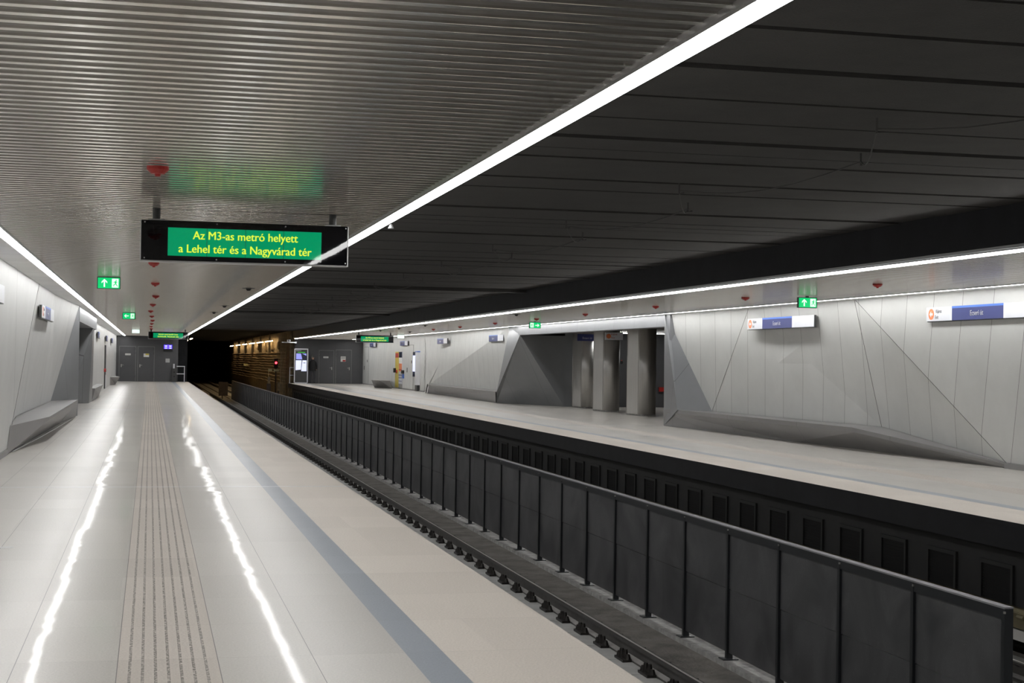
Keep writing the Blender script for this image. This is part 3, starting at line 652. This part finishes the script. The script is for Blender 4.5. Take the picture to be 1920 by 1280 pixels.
# ================================================================== END WALL (LEFT PLATFORM)
def door(name, x0, x1, z1, y, side, hinge=True):
    d = empty(name, ((x0+x1)/2, y, 0)); struct(d)
    MB().box((x0-.05, y-.03, 0), (x0, y, z1+.05)).build('door_frame', 'doorframe', d); MB().box((x1, y-.03, 0), (x1+.05, y, z1+.05)).build('door_frame', 'doorframe', d); MB().box((x0-.05, y-.03, z1), (x1+.05, y, z1+.05)).build('door_frame', 'doorframe', d)
    MB().box((x0+.006, y-.018, .01), (x1-.006, y, z1-.006)).build('door_leaf', 'dark', d, bevel=.003)
    hx = x0+.11 if side < 0 else x1-.11
    h = MB(); h.box((hx-.025, y-.03, .90), (hx+.025, y-.017, 1.09)); h.cyl((hx, y-.03, 1.03), (0, -1, 0), .012, .012, .05, 10)
    h.box((min(hx, hx-side*.14), y-.085, 1.02), (max(hx, hx-side*.14), y-.065, 1.045)); h.build('door_handle', 'steel', d)
    xx = x1 if side < 0 else x0
    for z in (.25, 1.75, z1-.2): MB().cyl((xx, y-.035, z), (0, 0, 1), .014, .014, .12, 8).build('door_hinge', 'bracket', d)
    return d
door('door_1', -1.87, -.90, 2.2, YE, -1); door('door_2', -.72, .25, 2.2, YE, -1)
door('door_3', 10.85, 11.77, 2.15, 101.8, 1); door('door_4', 11.95, 12.93, 2.2, 101.8, 1)
def plate(name, label, x0, x1, z0, z1, y, m, extra=None, cat='notice'):
    t = empty(name, ((x0+x1)/2, y, z0)); tag(t, label, cat); q = MB().box((x0, y-.024, z0), (x1, y-.0185, z1)).build('plate', m, t)
    if extra: extra(t, y-.025)
    return t
def strip(x0, x1, z0, z1, m, nm='printed_field'): return lambda t, y: MB().box((x0, y-.002, z0), (x1, y, z1)).build(nm, m, t)
plate('door_plate', 'narrow white plate on the leftmost far door', -1.53, -1.19, 1.66, 1.77, YE, 'paper', lambda t, y: text('wording', 'TECHNIKA', .06, 'ink', t, (-1.36, y-.001, 1.715), (1, 0, 0), (0, 0, 1)))
plate('warning_notice', 'white notice with yellow top on the second far left door', -.39, -.05, 1.56, 1.78, YE, 'paper', strip(-.27, -.055, 1.68, 1.775, 'sos'))
plate('door_plate', 'narrow white plate on the dark door beside the standing person', 11.1, 11.43, 1.67, 1.78, 101.8, 'paper', lambda t, y: text('wording', 'RAKTÁR', .06, 'ink', t, (11.26, y-.001, 1.725), (1, 0, 0), (0, 0, 1)))
def ex(t, y): MB().box((12.37, y-.002, 1.46), (12.56, y, 1.57)).build('red_field', 'red', t); MB().box((12.27, y-.002, 1.66), (12.54, y, 1.68)).build('printed_line', 'ink', t); MB().box((12.27, y-.002, 1.72), (12.54, y, 1.74)).build('printed_line', 'ink', t)
plate('warning_notice', 'white notice with red corner on the rightmost dark door', 12.24, 12.57, 1.45, 1.8, 101.8, 'paper', ex)
t = empty('train_clock_display', (1.12, YE, 1.95)); tag(t, 'small blue lit clock display on the far left wall', 'display')
MB().box((.83, YE-.12, 1.94), (1.41, YE, 2.38)).build('casing', 'blackmatte', t); q = MB().box((.86, YE-.125, 2.1), (1.38, YE-.12, 2.36)).build('screen', 'bluelight', t)
for xx in (.95, 1.22):
    MB().box((xx-.02, YE-.13, 2.24), (xx+.11, YE-.125, 2.32)).build('digits', 'whitelight', q); MB().box((xx-.02, YE-.13, 2.12), (xx+.11, YE-.125, 2.18)).build('digits', 'whitelight', q)
plate('wall_plate', 'square grey plate on the far left wall under the blue display', .98, 1.24, 1.23, 1.48, YE+.01, 'alu', cat='plate')
t = empty('control_cabinet', (1.5, YE-.3, 0)); tag(t, 'grey floor cabinet beside the far left end gate', 'cabinet')
MB().box((1.37, YE-.35, 0), (1.67, YE-.02, .86)).build('body', 'bracket', t, bevel=.01)
for z in (.35, .62): MB().cyl((1.53, YE-.351, z), (0, -1, 0), .05, .05, .01, 16).build('dial', 'blackmatte', t)
MB().box((1.45, YE-.25, .86), (1.56, YE-.12, 1.15)).build('head_unit', 'signwhite', t)
t = empty('end_gate', (1.9, YE-.2, 0)); tag(t, 'white tubular gate at the end of the left platform', 'gate')
MB().cyl((2.17, YE-.2, 0), (0, 0, 1), .024, .024, 1.02).build('post', 'white', t)
for z in (.49, .97): MB().box((1.68, YE-.23, z), (2.2, YE-.18, z+.05)).build('rail', 'white', t)
# right platform end: totem, railing, person
t = empty('information_totem', (9.6, 100.9, 0)); tag(t, 'tall information totem with lit screen and paper notices', 'information totem')
TX0, TX1, TY = 9.12, 10.02, 100.9
for xx in (TX0, TX1-.06): MB().box((xx, TY, 0), (xx+.06, TY+.25, 2.24)).build('side_frame', 'signwhite', t)
MB().box((TX0, TY, 2.2), (TX1, TY+.25, 2.26)).build('top_frame', 'signwhite', t); MB().box((TX0+.06, TY+.02, .03), (TX1-.06, TY+.23, 2.2)).build('body', 'bracket', t); MB().box((TX0, TY, 0), (TX1, TY+.25, .06)).build('base', 'signwhite', t)
q = MB().box((TX0+.09, TY+.005, 1.55), (TX1-.09, TY+.02, 1.95)).build('screen', 'navy', t)
MB().poly((TX0+.12, TY+.003, 1.56), (TX0+.52, TY+.003, 1.56), (TX0+.43, TY+.003, 1.94), (TX0+.12, TY+.003, 1.94)).build('bright_image', 'violet', q); MB().poly((TX0+.5, TY+.003, 1.94), (TX1-.12, TY+.003, 1.94), (TX1-.12, TY+.003, 1.8)).build('bright_image', 'violet', q)
MB().box((TX0+.22, TY+.005, 2.0), (TX0+.7, TY+.02, 2.03)).build('green_line', 'greenlight', t); text('heading', 'Ecseri út', .09, 'white', t, (TX0+.28, TY+.012, 2.13), (1, 0, 0), (0, 0, 1))
MB().poly((TX0+.1, TY+.01, .86), (TX0+.44, TY+.01, .9), (TX0+.48, TY+.01, 1.5), (TX0+.1, TY+.01, 1.5)).build('glowing_paper_notice', 'whitelight', t); MB().poly((TX0+.46, TY+.01, .80), (TX1-.1, TY+.01, .8), (TX1-.1, TY+.01, 1.5), (TX0+.53, TY+.01, 1.5)).build('glowing_paper_notice', 'whitelight', t)  # paper notices given a glow of their own, like a lit screen
MB().poly((TX0+.58, TY+.008, 1.32), (TX0+.74, TY+.008, 1.32), (TX0+.74, TY+.008, 1.36), (TX0+.58, TY+.008, 1.36)).build('printed_line', 'ink', t)
t = empty('end_gate', (8.95, 101.5, 0)); tag(t, 'white tubular gate at the end of the right platform beside the totem', 'gate')
for xx in (8.90, 9.18): MB().cyl((xx, 101.5, 0), (0, 0, 1), .02, .02, 1.04).build('post', 'white', t)
for z in (.5, 1.0): MB().box((8.88, 101.48, z), (9.2, 101.52, z+.04)).build('rail', 'white', t)

def person(x, y):
    t = empty('person', (x, y, 0)); tag(t, 'person in a black jacket and grey hat standing beside the totem, back turned', 'person')
    V = [(0, 0, .95, .15), (0, .0, 1.12, .15), (0, 0, 1.3, .17), (0, 0, 1.46, .11), (0, 0, 1.54, .055), (0, 0, 1.60, .06), (0, -.01, 1.68, .095), (0, 0, 1.77, .075),
         (.19, 0, 1.42, .07), (.25, .01, 1.15, .052), (.22, .14, .93, .038), (.18, .22, .92, .03), (-.19, 0, 1.42, .07), (-.25, .0, 1.15, .052), (-.24, .06, .90, .038), (-.23, .09, .80, .03),
         (.10, 0, .88, .095), (.11, .02, .50, .065), (.10, 0, .12, .045), (.11, .13, .045, .04), (-.10, 0, .88, .095), (-.12, .02, .50, .065), (-.15, 0, .12, .045), (-.17, .13, .045, .04)]
    E = [(0, 1), (1, 2), (2, 3), (3, 4), (4, 5), (5, 6), (6, 7), (2, 8), (8, 9), (9, 10), (10, 11), (2, 12), (12, 13), (13, 14), (14, 15), (0, 16), (16, 17), (17, 18), (18, 19), (0, 20), (20, 21), (21, 22), (22, 23)]
    me = bpy.data.meshes.new('body'); me.from_pydata([v[:3] for v in V], E, []); o = bpy.data.objects.new('body', me); COL.objects.link(o)
    sk = o.modifiers.new('skin', 'SKIN')
    for i, v in enumerate(V): me.skin_vertices[0].data[i].radius = (v[3], v[3]*(.75 if i < 4 else 1)); me.skin_vertices[0].data[i].use_root = (i == 0)
    o.modifiers.new('sub', 'SUBSURF').levels = 2; bpy.context.view_layer.update()
    m2 = bpy.data.meshes.new_from_object(o.evaluated_get(bpy.context.evaluated_depsgraph_get())); bpy.data.objects.remove(o)
    for nm in ('trousers', 'jacket', 'skin'): m2.materials.append(M[nm])
    for pl in m2.polygons:
        z = sum(m2.vertices[v].co.z for v in pl.vertices)/len(pl.vertices); xx = abs(sum(m2.vertices[v].co.x for v in pl.vertices)/len(pl.vertices))
        yy = sum(m2.vertices[v].co.y for v in pl.vertices)/len(pl.vertices)
        hand = (xx > .17 and z < .93 and z > .7 and (yy > .07))
        pl.material_index = 2 if (z > 1.52 or hand) else (1 if (z > .86 or z < .09) else 0); pl.use_smooth = True
    ob = bpy.data.objects.new('body', m2); COL.objects.link(ob); ob.parent = t
    b = MB(); n = 16   # jacket shell with collar and hem
    rings = [(.82, .215, .15), (.9, .21, .155), (1.1, .195, .15), (1.3, .22, .16), (1.44, .20, .13), (1.52, .10, .09), (1.56, .085, .08)]
    for z, rx, ry in rings: b.v += [(rx*math.cos(2*math.pi*k/n), ry*math.sin(2*math.pi*k/n), z) for k in range(n)]
    for r_ in range(len(rings)-1):
        for k in range(n): b.f.append((r_*n+k, r_*n+(k+1) % n, (r_+1)*n+(k+1) % n, (r_+1)*n+k))
    o = b.build('jacket', 'jacket', None, smooth=True); o.parent = t; o.location = (0, 0, 0)
    b = MB(); rr = [(1.69, .108), (1.72, .11), (1.78, .10), (1.82, .075), (1.84, .03)]
    for z, r_ in rr: b.v += [(r_*math.cos(2*math.pi*k/n)*.88, r_*math.sin(2*math.pi*k/n)-.005, z) for k in range(n)]
    for q in range(len(rr)-1):
        for k in range(n): b.f.append((q*n+k, q*n+(k+1) % n, (q+1)*n+(k+1) % n, (q+1)*n+k))
    b.f.append(tuple(4*n+k for k in range(n))); o = b.build('hat', 'hat', None, smooth=True); o.parent = t; o.location = (0, 0, 0)
    for sx in (-.08, .08):
        MB()
    t.rotation_euler.z = math.radians(-20)
    return t
person(10.35, 101.1)

# ================================================================== FAR RIGHT WALL FITTINGS
t = empty('emergency_pillar', (13.6, 87, 0)); tag(t, 'yellow emergency call pillar with red call button on the far right wall', 'emergency call point')
MB().box((13.67, 86.4, .05), (13.7, 87.65, 2.08)).build('yellow_panel', 'sos', t); MB().box((13.66, 86.5, 1.75), (13.67, 87.6, 2.0)).build('red_band', 'red', t); MB().box((13.55, 87.35, .9), (13.67, 87.62, 1.15)).build('handset', 'blackmatte', t); MB().cyl((13.67, 86.95, .97), (-1, 0, 0), .1, .1, .05, 16).build('call_button', 'red', t)
t = empty('poster_panel', (13.6, 85.8, 0)); tag(t, 'tall narrow information panel in navy, red and violet beside the yellow pillar', 'information panel')
MB().box((13.67, 85.2, .28), (13.7, 86.36, 2.08)).build('backing', 'signwhite', t)
for z0, z1, m in ((1.75, 2.07, 'navy'), (1.45, 1.72, 'paper'), (.98, 1.42, 'orange'), (1.05, 1.1, 'red'), (.3, .95, 'signwhite'), (.75, .8, 'blue'), (.6, .64, 'blue'), (.42, .46, 'blue')):
    MB().box((13.66 if m in ('red', 'blue') else 13.665, 85.25, z0), (13.669, 86.31, z1)).build('printed_field', m, t)
MB().box((13.66, 85.25, 0), (13.7, 86.3, .27)).build('foot', 'kerb', t)
t = empty('validator_box', (13.6, 84.8, .5)); tag(t, 'small dark intercom box with violet label right of the poster panel', 'intercom')
MB().box((13.6, 84.6, .87), (13.7, 85.1, 1.05)).build('body', 'blackmatte', t); MB().box((13.65, 84.6, .6), (13.7, 85.1, .84)).build('label_plate', 'lightblue', t)
for i, (y0, y1) in enumerate(((81.6, 83.7), (99.0, 101.0))):
    d = empty('door_%d' % (5+i), (13.69, (y0+y1)/2, 0)); struct(d)
    MB().box((13.685, y0, .02), (13.70, y1, 2.42)).build('door_leaf', 'wallR', d)
    for q in ((y0-.02, y0, 0, 2.44), (y1, y1+.02, 0, 2.44), (y0, y1, 2.42, 2.44)): MB().box((13.69, q[0], q[2]), (13.702, q[1], q[3])).build('joint', 'bracket', d)
    MB().box((13.66, y1-.25, .95), (13.685, y1-.18, 1.2)).build('door_handle', 'bracket', d); MB().box((13.67, y0+.35, 1.45), (13.685, y0+.5, 1.6)).build('lock', 'blackmatte', d)
t = empty('wall_information_screen', (13.6, 80.7, .7)); tag(t, 'tall lit information screen with blue top on the far right wall', 'information screen')
MB().box((13.6, 80.2, .75), (13.7, 81.2, 2.05)).build('casing', 'navy', t); MB().box((13.592, 80.25, 1.02), (13.6, 81.15, 1.87)).build('screen', 'whitelight', t)
t = empty('blue_topped_post', (13.62, 79.8, 0)); tag(t, 'slim white post with blue top and dark foot beside the lit screen', 'post')
MB().box((13.55, 79.5, .32), (13.7, 80.15, 2.04)).build('shaft', 'white', t); MB().box((13.54, 79.48, 2.04), (13.7, 80.17, 2.09)).build('blue_cap', 'lightblue', t); MB().box((13.55, 79.5, 0), (13.7, 80.15, .32)).build('foot', 'bracket', t)
# far left wall: panel edge-on with red button
t = empty('emergency_pillar', (-2.0, 73, 0)); tag(t, 'slim dark call panel with red button on the far left wall', 'emergency call point')
MB().box((-2.08, 75.2, .05), (-2.03, 75.5, 2.1)).build('panel', 'bracket', t); MB().box((-2.08, 76.4, .05), (-2.04, 77, 2.1)).build('panel', 'signwhite', t); MB().cyl((-2.08, 74.8, .92), (1, 0, 0), .08, .08, .10, 16).build('call_button', 'red', t)
MB().box((-2.08, 76.0, .7), (-2.03, 76.2, 2.1)).build('frame', 'blackmatte', t)

# ================================================================== TRACK FENCE
FP = 1.273; FY0 = 9.36; NF = 79
t = empty('track_fence', (5.65, FY0, -1.31)); tag(t, 'long low black panel fence between the two tracks, capped with a pale rail', 'fence')
pm = MB().box((5.632, 0, 0), (5.668, FP-.045, 1.24)); pm.box((5.622, 0, .61), (5.632, FP-.045, .625))
p0 = MB()
first = None
for k in range(NF):
    y = FY0+.045+k*FP
    if first is None:
        b = MB().box((5.635, y, -1.245), (5.662, y+FP-.045, -.62)).box((5.631, y, -.612), (5.662, y+FP-.045, -.045)).box((5.622, y, -.075), (5.635, y+FP-.045, -.005)); first = b.build('panel', 'fencepanel', t, origin=(5.65, y, -1.31))
    else:
        c = first.copy(); COL.objects.link(c); c.location.y = first.location.y+k*FP
fp = None
for k in range(NF+1):
    y = FY0+k*FP
    if fp is None:
        b = MB().box((5.61, y, -1.31), (5.675, y+.045, -.003)).box((5.56, y-.05, -1.312), (5.72, y+.09, -1.300)); fp = b.build('post', 'fence', t, origin=(5.65, y, -1.31))
        bo = MB().box((5.600, y-.012, -.035), (5.612, y+.002, -.02)); fb = bo.build('bolt', 'steel', fp)
    else:
        c = fp.copy(); COL.objects.link(c); c.location.y = fp.location.y+k*FP; c.parent = t
        e = fb.copy(); COL.objects.link(e); e.parent = c
MB().box((5.607, FY0, -.004), (5.677, FY0+NF*FP+.045, .008)).build('cap_rail', 'caprail', t)
MB().box((5.612, FY0+.045, -.075), (5.62, FY0+NF*FP, -.004)).build('top_rail', 'fence', t)
t = empty('brown_board', (5.2, 113, -1.36)); tag(t, 'upright brown board between the tracks beyond the fence', 'board')
MB().box((4.86, 113, -1.15), (5.5, 113.06, -.15)).build('sheet', 'brown', t); MB().box((5.1, 113.06, -1.36), (5.16, 113.5, -.4)).build('prop', 'brown', t)

# ================================================================== RAILS
def rail(xc, label, fast):
    t = empty('running_rail', (xc, Y0, -1.31)); tag(t, label, 'rail')
    prof = [(-.07, 0), (.07, 0), (.07, .012), (.012, .035), (.010, .115), (.036, .125), (.036, .150), (-.036, .150), (-.036, .125), (-.010, .115), (-.012, .035), (-.07, .012)]
    z = -1.305
    MB().solid([(xc+a, Y0, z+c) for a, c in prof], [(xc+a, 195, z+c) for a, c in prof]).build('rail_profile', 'raildark', t)
    MB().box((xc-.004, Y0, z+.150), (xc+.018, 195, z+.153)).build('worn_head', 'railbright', t)
    MB().solid([(xc-.068, Y0, z+.014), (xc-.02, Y0, z+.034), (xc-.02, Y0, z+.038), (xc-.068, Y0, z+.018)], [(xc-.068, 195, z+.014), (xc-.02, 195, z+.034), (xc-.02, 195, z+.038), (xc-.068, 195, z+.018)]).build('foot_shading', 'footshading', t)  # thin pale strip painting lighter shading onto the foot of the profile
    def clip(b, y, s):
        x = xc+s*.10
        b.box((x-.06, y-.14, -1.312), (x+.06, y+.14, -1.285))
        for q in (-.11, -.035, .04, .11): b.cyl((x+s*.015*(q > 0), y+q, -1.287), (0, 0, 1), .034, .02, .05+.035*(abs(q) < .05), 8)
        b.cyl((x-s*.01, y-.06, -1.27), (0, 1, 0), .028, .028, .12, 8)
        return b
    if fast:
        f0 = None
        for k in range(50):
            y = 9.3+k*.757
            for s in (-1, 1):
                if s == 1 and k >= 50: continue
                if f0 is None or (s == 1 and k == 0):
                    o = clip(MB(), y, s).build('rail_fastener', 'grease', t, origin=(xc, y, -1.31))
                    if s == -1: f0 = o
                    else: f1 = o
                else:
                    src = f0 if s == -1 else f1
                    c = src.copy(); COL.objects.link(c); c.location.y = src.location.y+k*.757
        b = MB()
        for k in range(50, 150):
            for s in (-1, 1): clip(b, 9.3+k*.757, s)
        b.build('distant_rail_fasteners', 'grease', t, fix=False)['kind'] = 'stuff'
    return t
rail(4.70, 'steel rail with bolted clips in plain view between left platform and fence', True)
rail(3.26, 'steel rail hidden close under the left platform edge', False)
rail(6.60, 'steel rail right behind the track fence', False)
rail(8.04, 'steel rail of the right track nearer the right platform', False)
t = empty('conductor_rail', (8.72, Y0, -1.31)); tag(t, 'olive covered conductor rail along the foot of the right platform', 'conductor rail')
b = MB(); b.box((8.62, 8, -1.02), (8.80, 101, -.86)); b.box((8.60, 8, -.885), (8.84, 101, -.865)); b.build('cover', 'cover', t); MB().box((8.67, 8, -1.16), (8.75, 101, -1.05)).build('contact_rail', 'railbright', t)
b = MB(); y = 9.0
for k in range(24):
    MB().box((8.66, y, -1.36), (8.90, y+.12, -1.02)).build('bracket', 'cover', t); y += 4
b = MB(); yy = 8.0
pts = []
while yy < 60:
    b.cyl((8.615, yy, -.90), (0, 1, 0), .028, .028, .12, 6); yy += .24
b.build('corrugated_edge', 'cover', t, fix=False)['kind'] = 'stuff'

# ================================================================== VENTS
def vent(y):
    t = empty('duct_grille', (9.15, y, -.6))
    y1 = y+.60; z0, z1 = -1.02, -.56; x = 9.15
    b = MB(); e = .045
    b.box((x-.03, y-e, z1), (x, y1+e, z1+e)); b.box((x-.03, y-e, z0-e), (x, y1+e, z0)); b.box((x-.03, y-e, z0), (x, y, z1)); b.box((x-.03, y1, z0), (x, y1+e, z1))
    b.build('frame', 'duct', t); v = MB().box((x-.006, y, z0), (x-.001, y1, z1)).build('opening', 'void', t)
    b = MB()
    for k in range(11): b.box((x-.012, y, z0+.02+k*.04), (x-.004, y1, z0+.026+k*.04))
    b.build('louvre', 'void', t)
    return t
v0 = vent(13.9); tag(v0, 'square louvred grille in the dark face under the right platform', 'grille', 'grilles under the right platform')
for k in range(1, 72): dup(v0, (9.15, 13.9+k*1.2145, -.6))

# ================================================================== TUNNEL THINGS
def tube_lamp(x, y, ln, label, grp, s=1):
    t = empty('tunnel_lamp', (x, y, 2.86)); tag(t, label, 'tunnel lamp', grp)
    MB().box((x-.05, y, 2.88), (x+.05, y+ln, 2.93)).build('housing', 'bracket', t); MB().cyl((x, y+.05, 2.86), (0, 1, 0), .03, .03, ln-.1, 10).build('tube', 'warm', t)
    MB().box((x-.02, y+ln*.4, 2.92), (x+.02, y+ln*.4+.06, 3.42)).build('hanger', 'bracket', t)
    return t
for y in (112, 121.5, 131.5, 142, 153, 165): tube_lamp(8.55, y, 7.0, 'warm tube lamp in the row along the right tunnel wall', 'lamps along the right tunnel wall')
for y in (106, 119, 134): tube_lamp(2.75, y, 5.5, 'warm tube lamp on the left tunnel wall beside the far display', 'lamps along the left tunnel wall')
hs = [.35, .6, .8, 1.0, 1.2, 1.42, 1.6, 1.78, 2.0, -.1, .1]
for i, z in enumerate(hs):
    pts = [(8.893, 104+q*2.4, z+random.uniform(-.035, .035)) for q in range(38)]
    tag(MB().tube(pts, .042 if i % 3 else .05, 6).build('tunnel_cable', 'cable', None, origin=(8.85, 103, z)), 'tan cable in the stack clipped along the right tunnel wall', 'cable', 'cables on the right tunnel wall')
for i in range(4):
    x = 8.42+.11*i; y = 103.0+.09*i
    pts = [(x, y, -1.33), (x+.01, y+.01, -.3), (x-.01, y, .8), (x+.012, y+.01, 1.7), (x, y, 2.4), (x, y, 3.28)]
    tag(MB().tube(pts, .03, 6).build('hanging_cable', 'cable', None, origin=(x, y, 0)), 'upright cable in the bundle at the tunnel mouth by the right platform end', 'cable', 'cable bundle at the tunnel mouth')
for i, y in enumerate((110, 116, 123, 131)):
    tag(MB().box((8.8, y, 2.25), (8.95, y+1.1, 2.8)).build('wall_box', 'cable', None, origin=(8.8, y, 2.25)), 'tan equipment box on the tunnel wall just under the lamps', 'equipment box', 'boxes under the tunnel lamps')
t = empty('signal_post', (8.2, 106, -1.36)); tag(t, 'signal post with red light at the right tunnel mouth', 'railway signal')
MB().cyl((8.35, 106, -1.36), (0, 0, 1), .05, .05, 2.9).build('post', 'brown', t); MB().box((8.22, 105.9, .95), (8.48, 106.1, 1.6)).build('signal_head', 'blackmatte', t); MB().cyl((8.35, 105.9, 1.3), (0, -1, 0), .075, .075, .03, 16).build('red_lens', 'redlamp', t)
MB().box((8.2, 105.85, .72), (8.55, 105.88, .86)).build('number_plate', 'yellow', t)
tag(MB().box((7.85, 106.2, .72), (8.12, 106.23, .88)).box((7.87, 106.23, -1.36), (7.9, 106.26, .8)).build('marker_plate', 'yellow', None, origin=(8, 106.2, -1.36)), 'pale yellow marker plate on a thin post left of the red signal', 'marker')
tag(MB().box((8.4, 144, .88), (8.8, 144.04, 1.08)).box((8.8, 144, .88), (8.95, 144.04, .93)).build('marker_plate', 'yellow', None, origin=(8.4, 144, .8)), 'pale yellow marker plate deep in the tunnel on the cable wall', 'marker')
t = empty('signal_cabinet', (8.0, 104, -1.36)); tag(t, 'brown trackside cabinet at the right tunnel mouth', 'cabinet')
MB().box((7.66, 104.6, -1.36), (7.93, 105, -.1)).build('body', 'brown', t); MB().box((7.72, 104.58, -.1), (7.88, 104.8, .35)).build('head', 'cable', t)
t = empty('signal_cabinet', (8.6, 104, -1.36)); tag(t, 'brown equipment case under the cable bundle at the platform end', 'cabinet')
MB().box((8.3, 103.6, -.55), (8.75, 104, -.05)).build('body', 'cable', t); MB().box((8.3, 103.8, -1.36), (8.4, 103.9, .0)).build('stand', 'brown', t); MB().box((8.7, 103.8, -1.36), (8.8, 103.9, -.5)).build('stand', 'brown', t)
t = empty('signal_post', (2.9, 130, -1.36)); tag(t, 'small distant red signal light in the left tunnel', 'railway signal')
MB().cyl((2.75, 130, -1.36), (0, 0, 1), .04, .04, 2.9).build('post', 'brown', t); MB().box((2.63, 129.95, 1.2), (2.87, 130.1, 1.7)).build('signal_head', 'blackmatte', t); MB().cyl((2.72, 129.95, 1.47), (0, -1, 0), .05, .05, .03, 16).build('red_lens', 'redlamp', t)
t = empty('ventilation_fan', (8.7, 114.5, 2.3)); tag(t, 'round dark opening on the lit right tunnel wall', 'ventilation opening')
MB().cyl((8.95, 117.5, 2.45), (-1, 0, 0), .33, .33, .06, 24).build('ring', 'brown', t); MB().cyl((8.90, 117.5, 2.45), (-1, 0, 0), .28, .28, .02, 24).build('opening', 'void', t)
# camera bracket at the right platform end of the track
t = empty('track_camera', (9.0, 100.9, 2.9)); tag(t, 'white camera on a bracket beside the end of the right light line', 'camera')
MB().box((9.2, 101.0, 2.60), (9.27, 101.8, 2.70)).build('wall_arm', 'white', t)
MB().box((8.3, 101.0, 2.62), (9.24, 101.06, 2.68)).build('bracket_arm', 'white', t); MB().box((8.65, 100.8, 2.68), (8.85, 101.1, 2.82)).build('housing', 'white', t); MB().cyl((8.75, 100.8, 2.75), (0, -1, 0), .05, .05, .04, 12).build('lens', 'blackmatte', t)
# little floor disc on the left platform
tag(MB().cyl((-1.13, 13.45, .0002), (0, 0, 1), .06, .06, .001, 24).build('floor_marker', 'alu', None, origin=(-1.13, 13.45, 0)), 'small round metal marker set in the left platform floor', 'floor marker')
# pale expansion strips across both platforms
b = MB(); b.box((-2.2, 19.49, .0001), (2.445, 19.53, .0012)); b.box((-1.9, 47.4, .0001), (-.15, 47.55, .0015)); b.box((8.855, 38.2, .0001), (13.08, 38.24, .0012)); b.box((8.855, 22.5, .0001), (13.6, 22.53, .0012)); struct(b.build('trim_13', 'signwhite'))
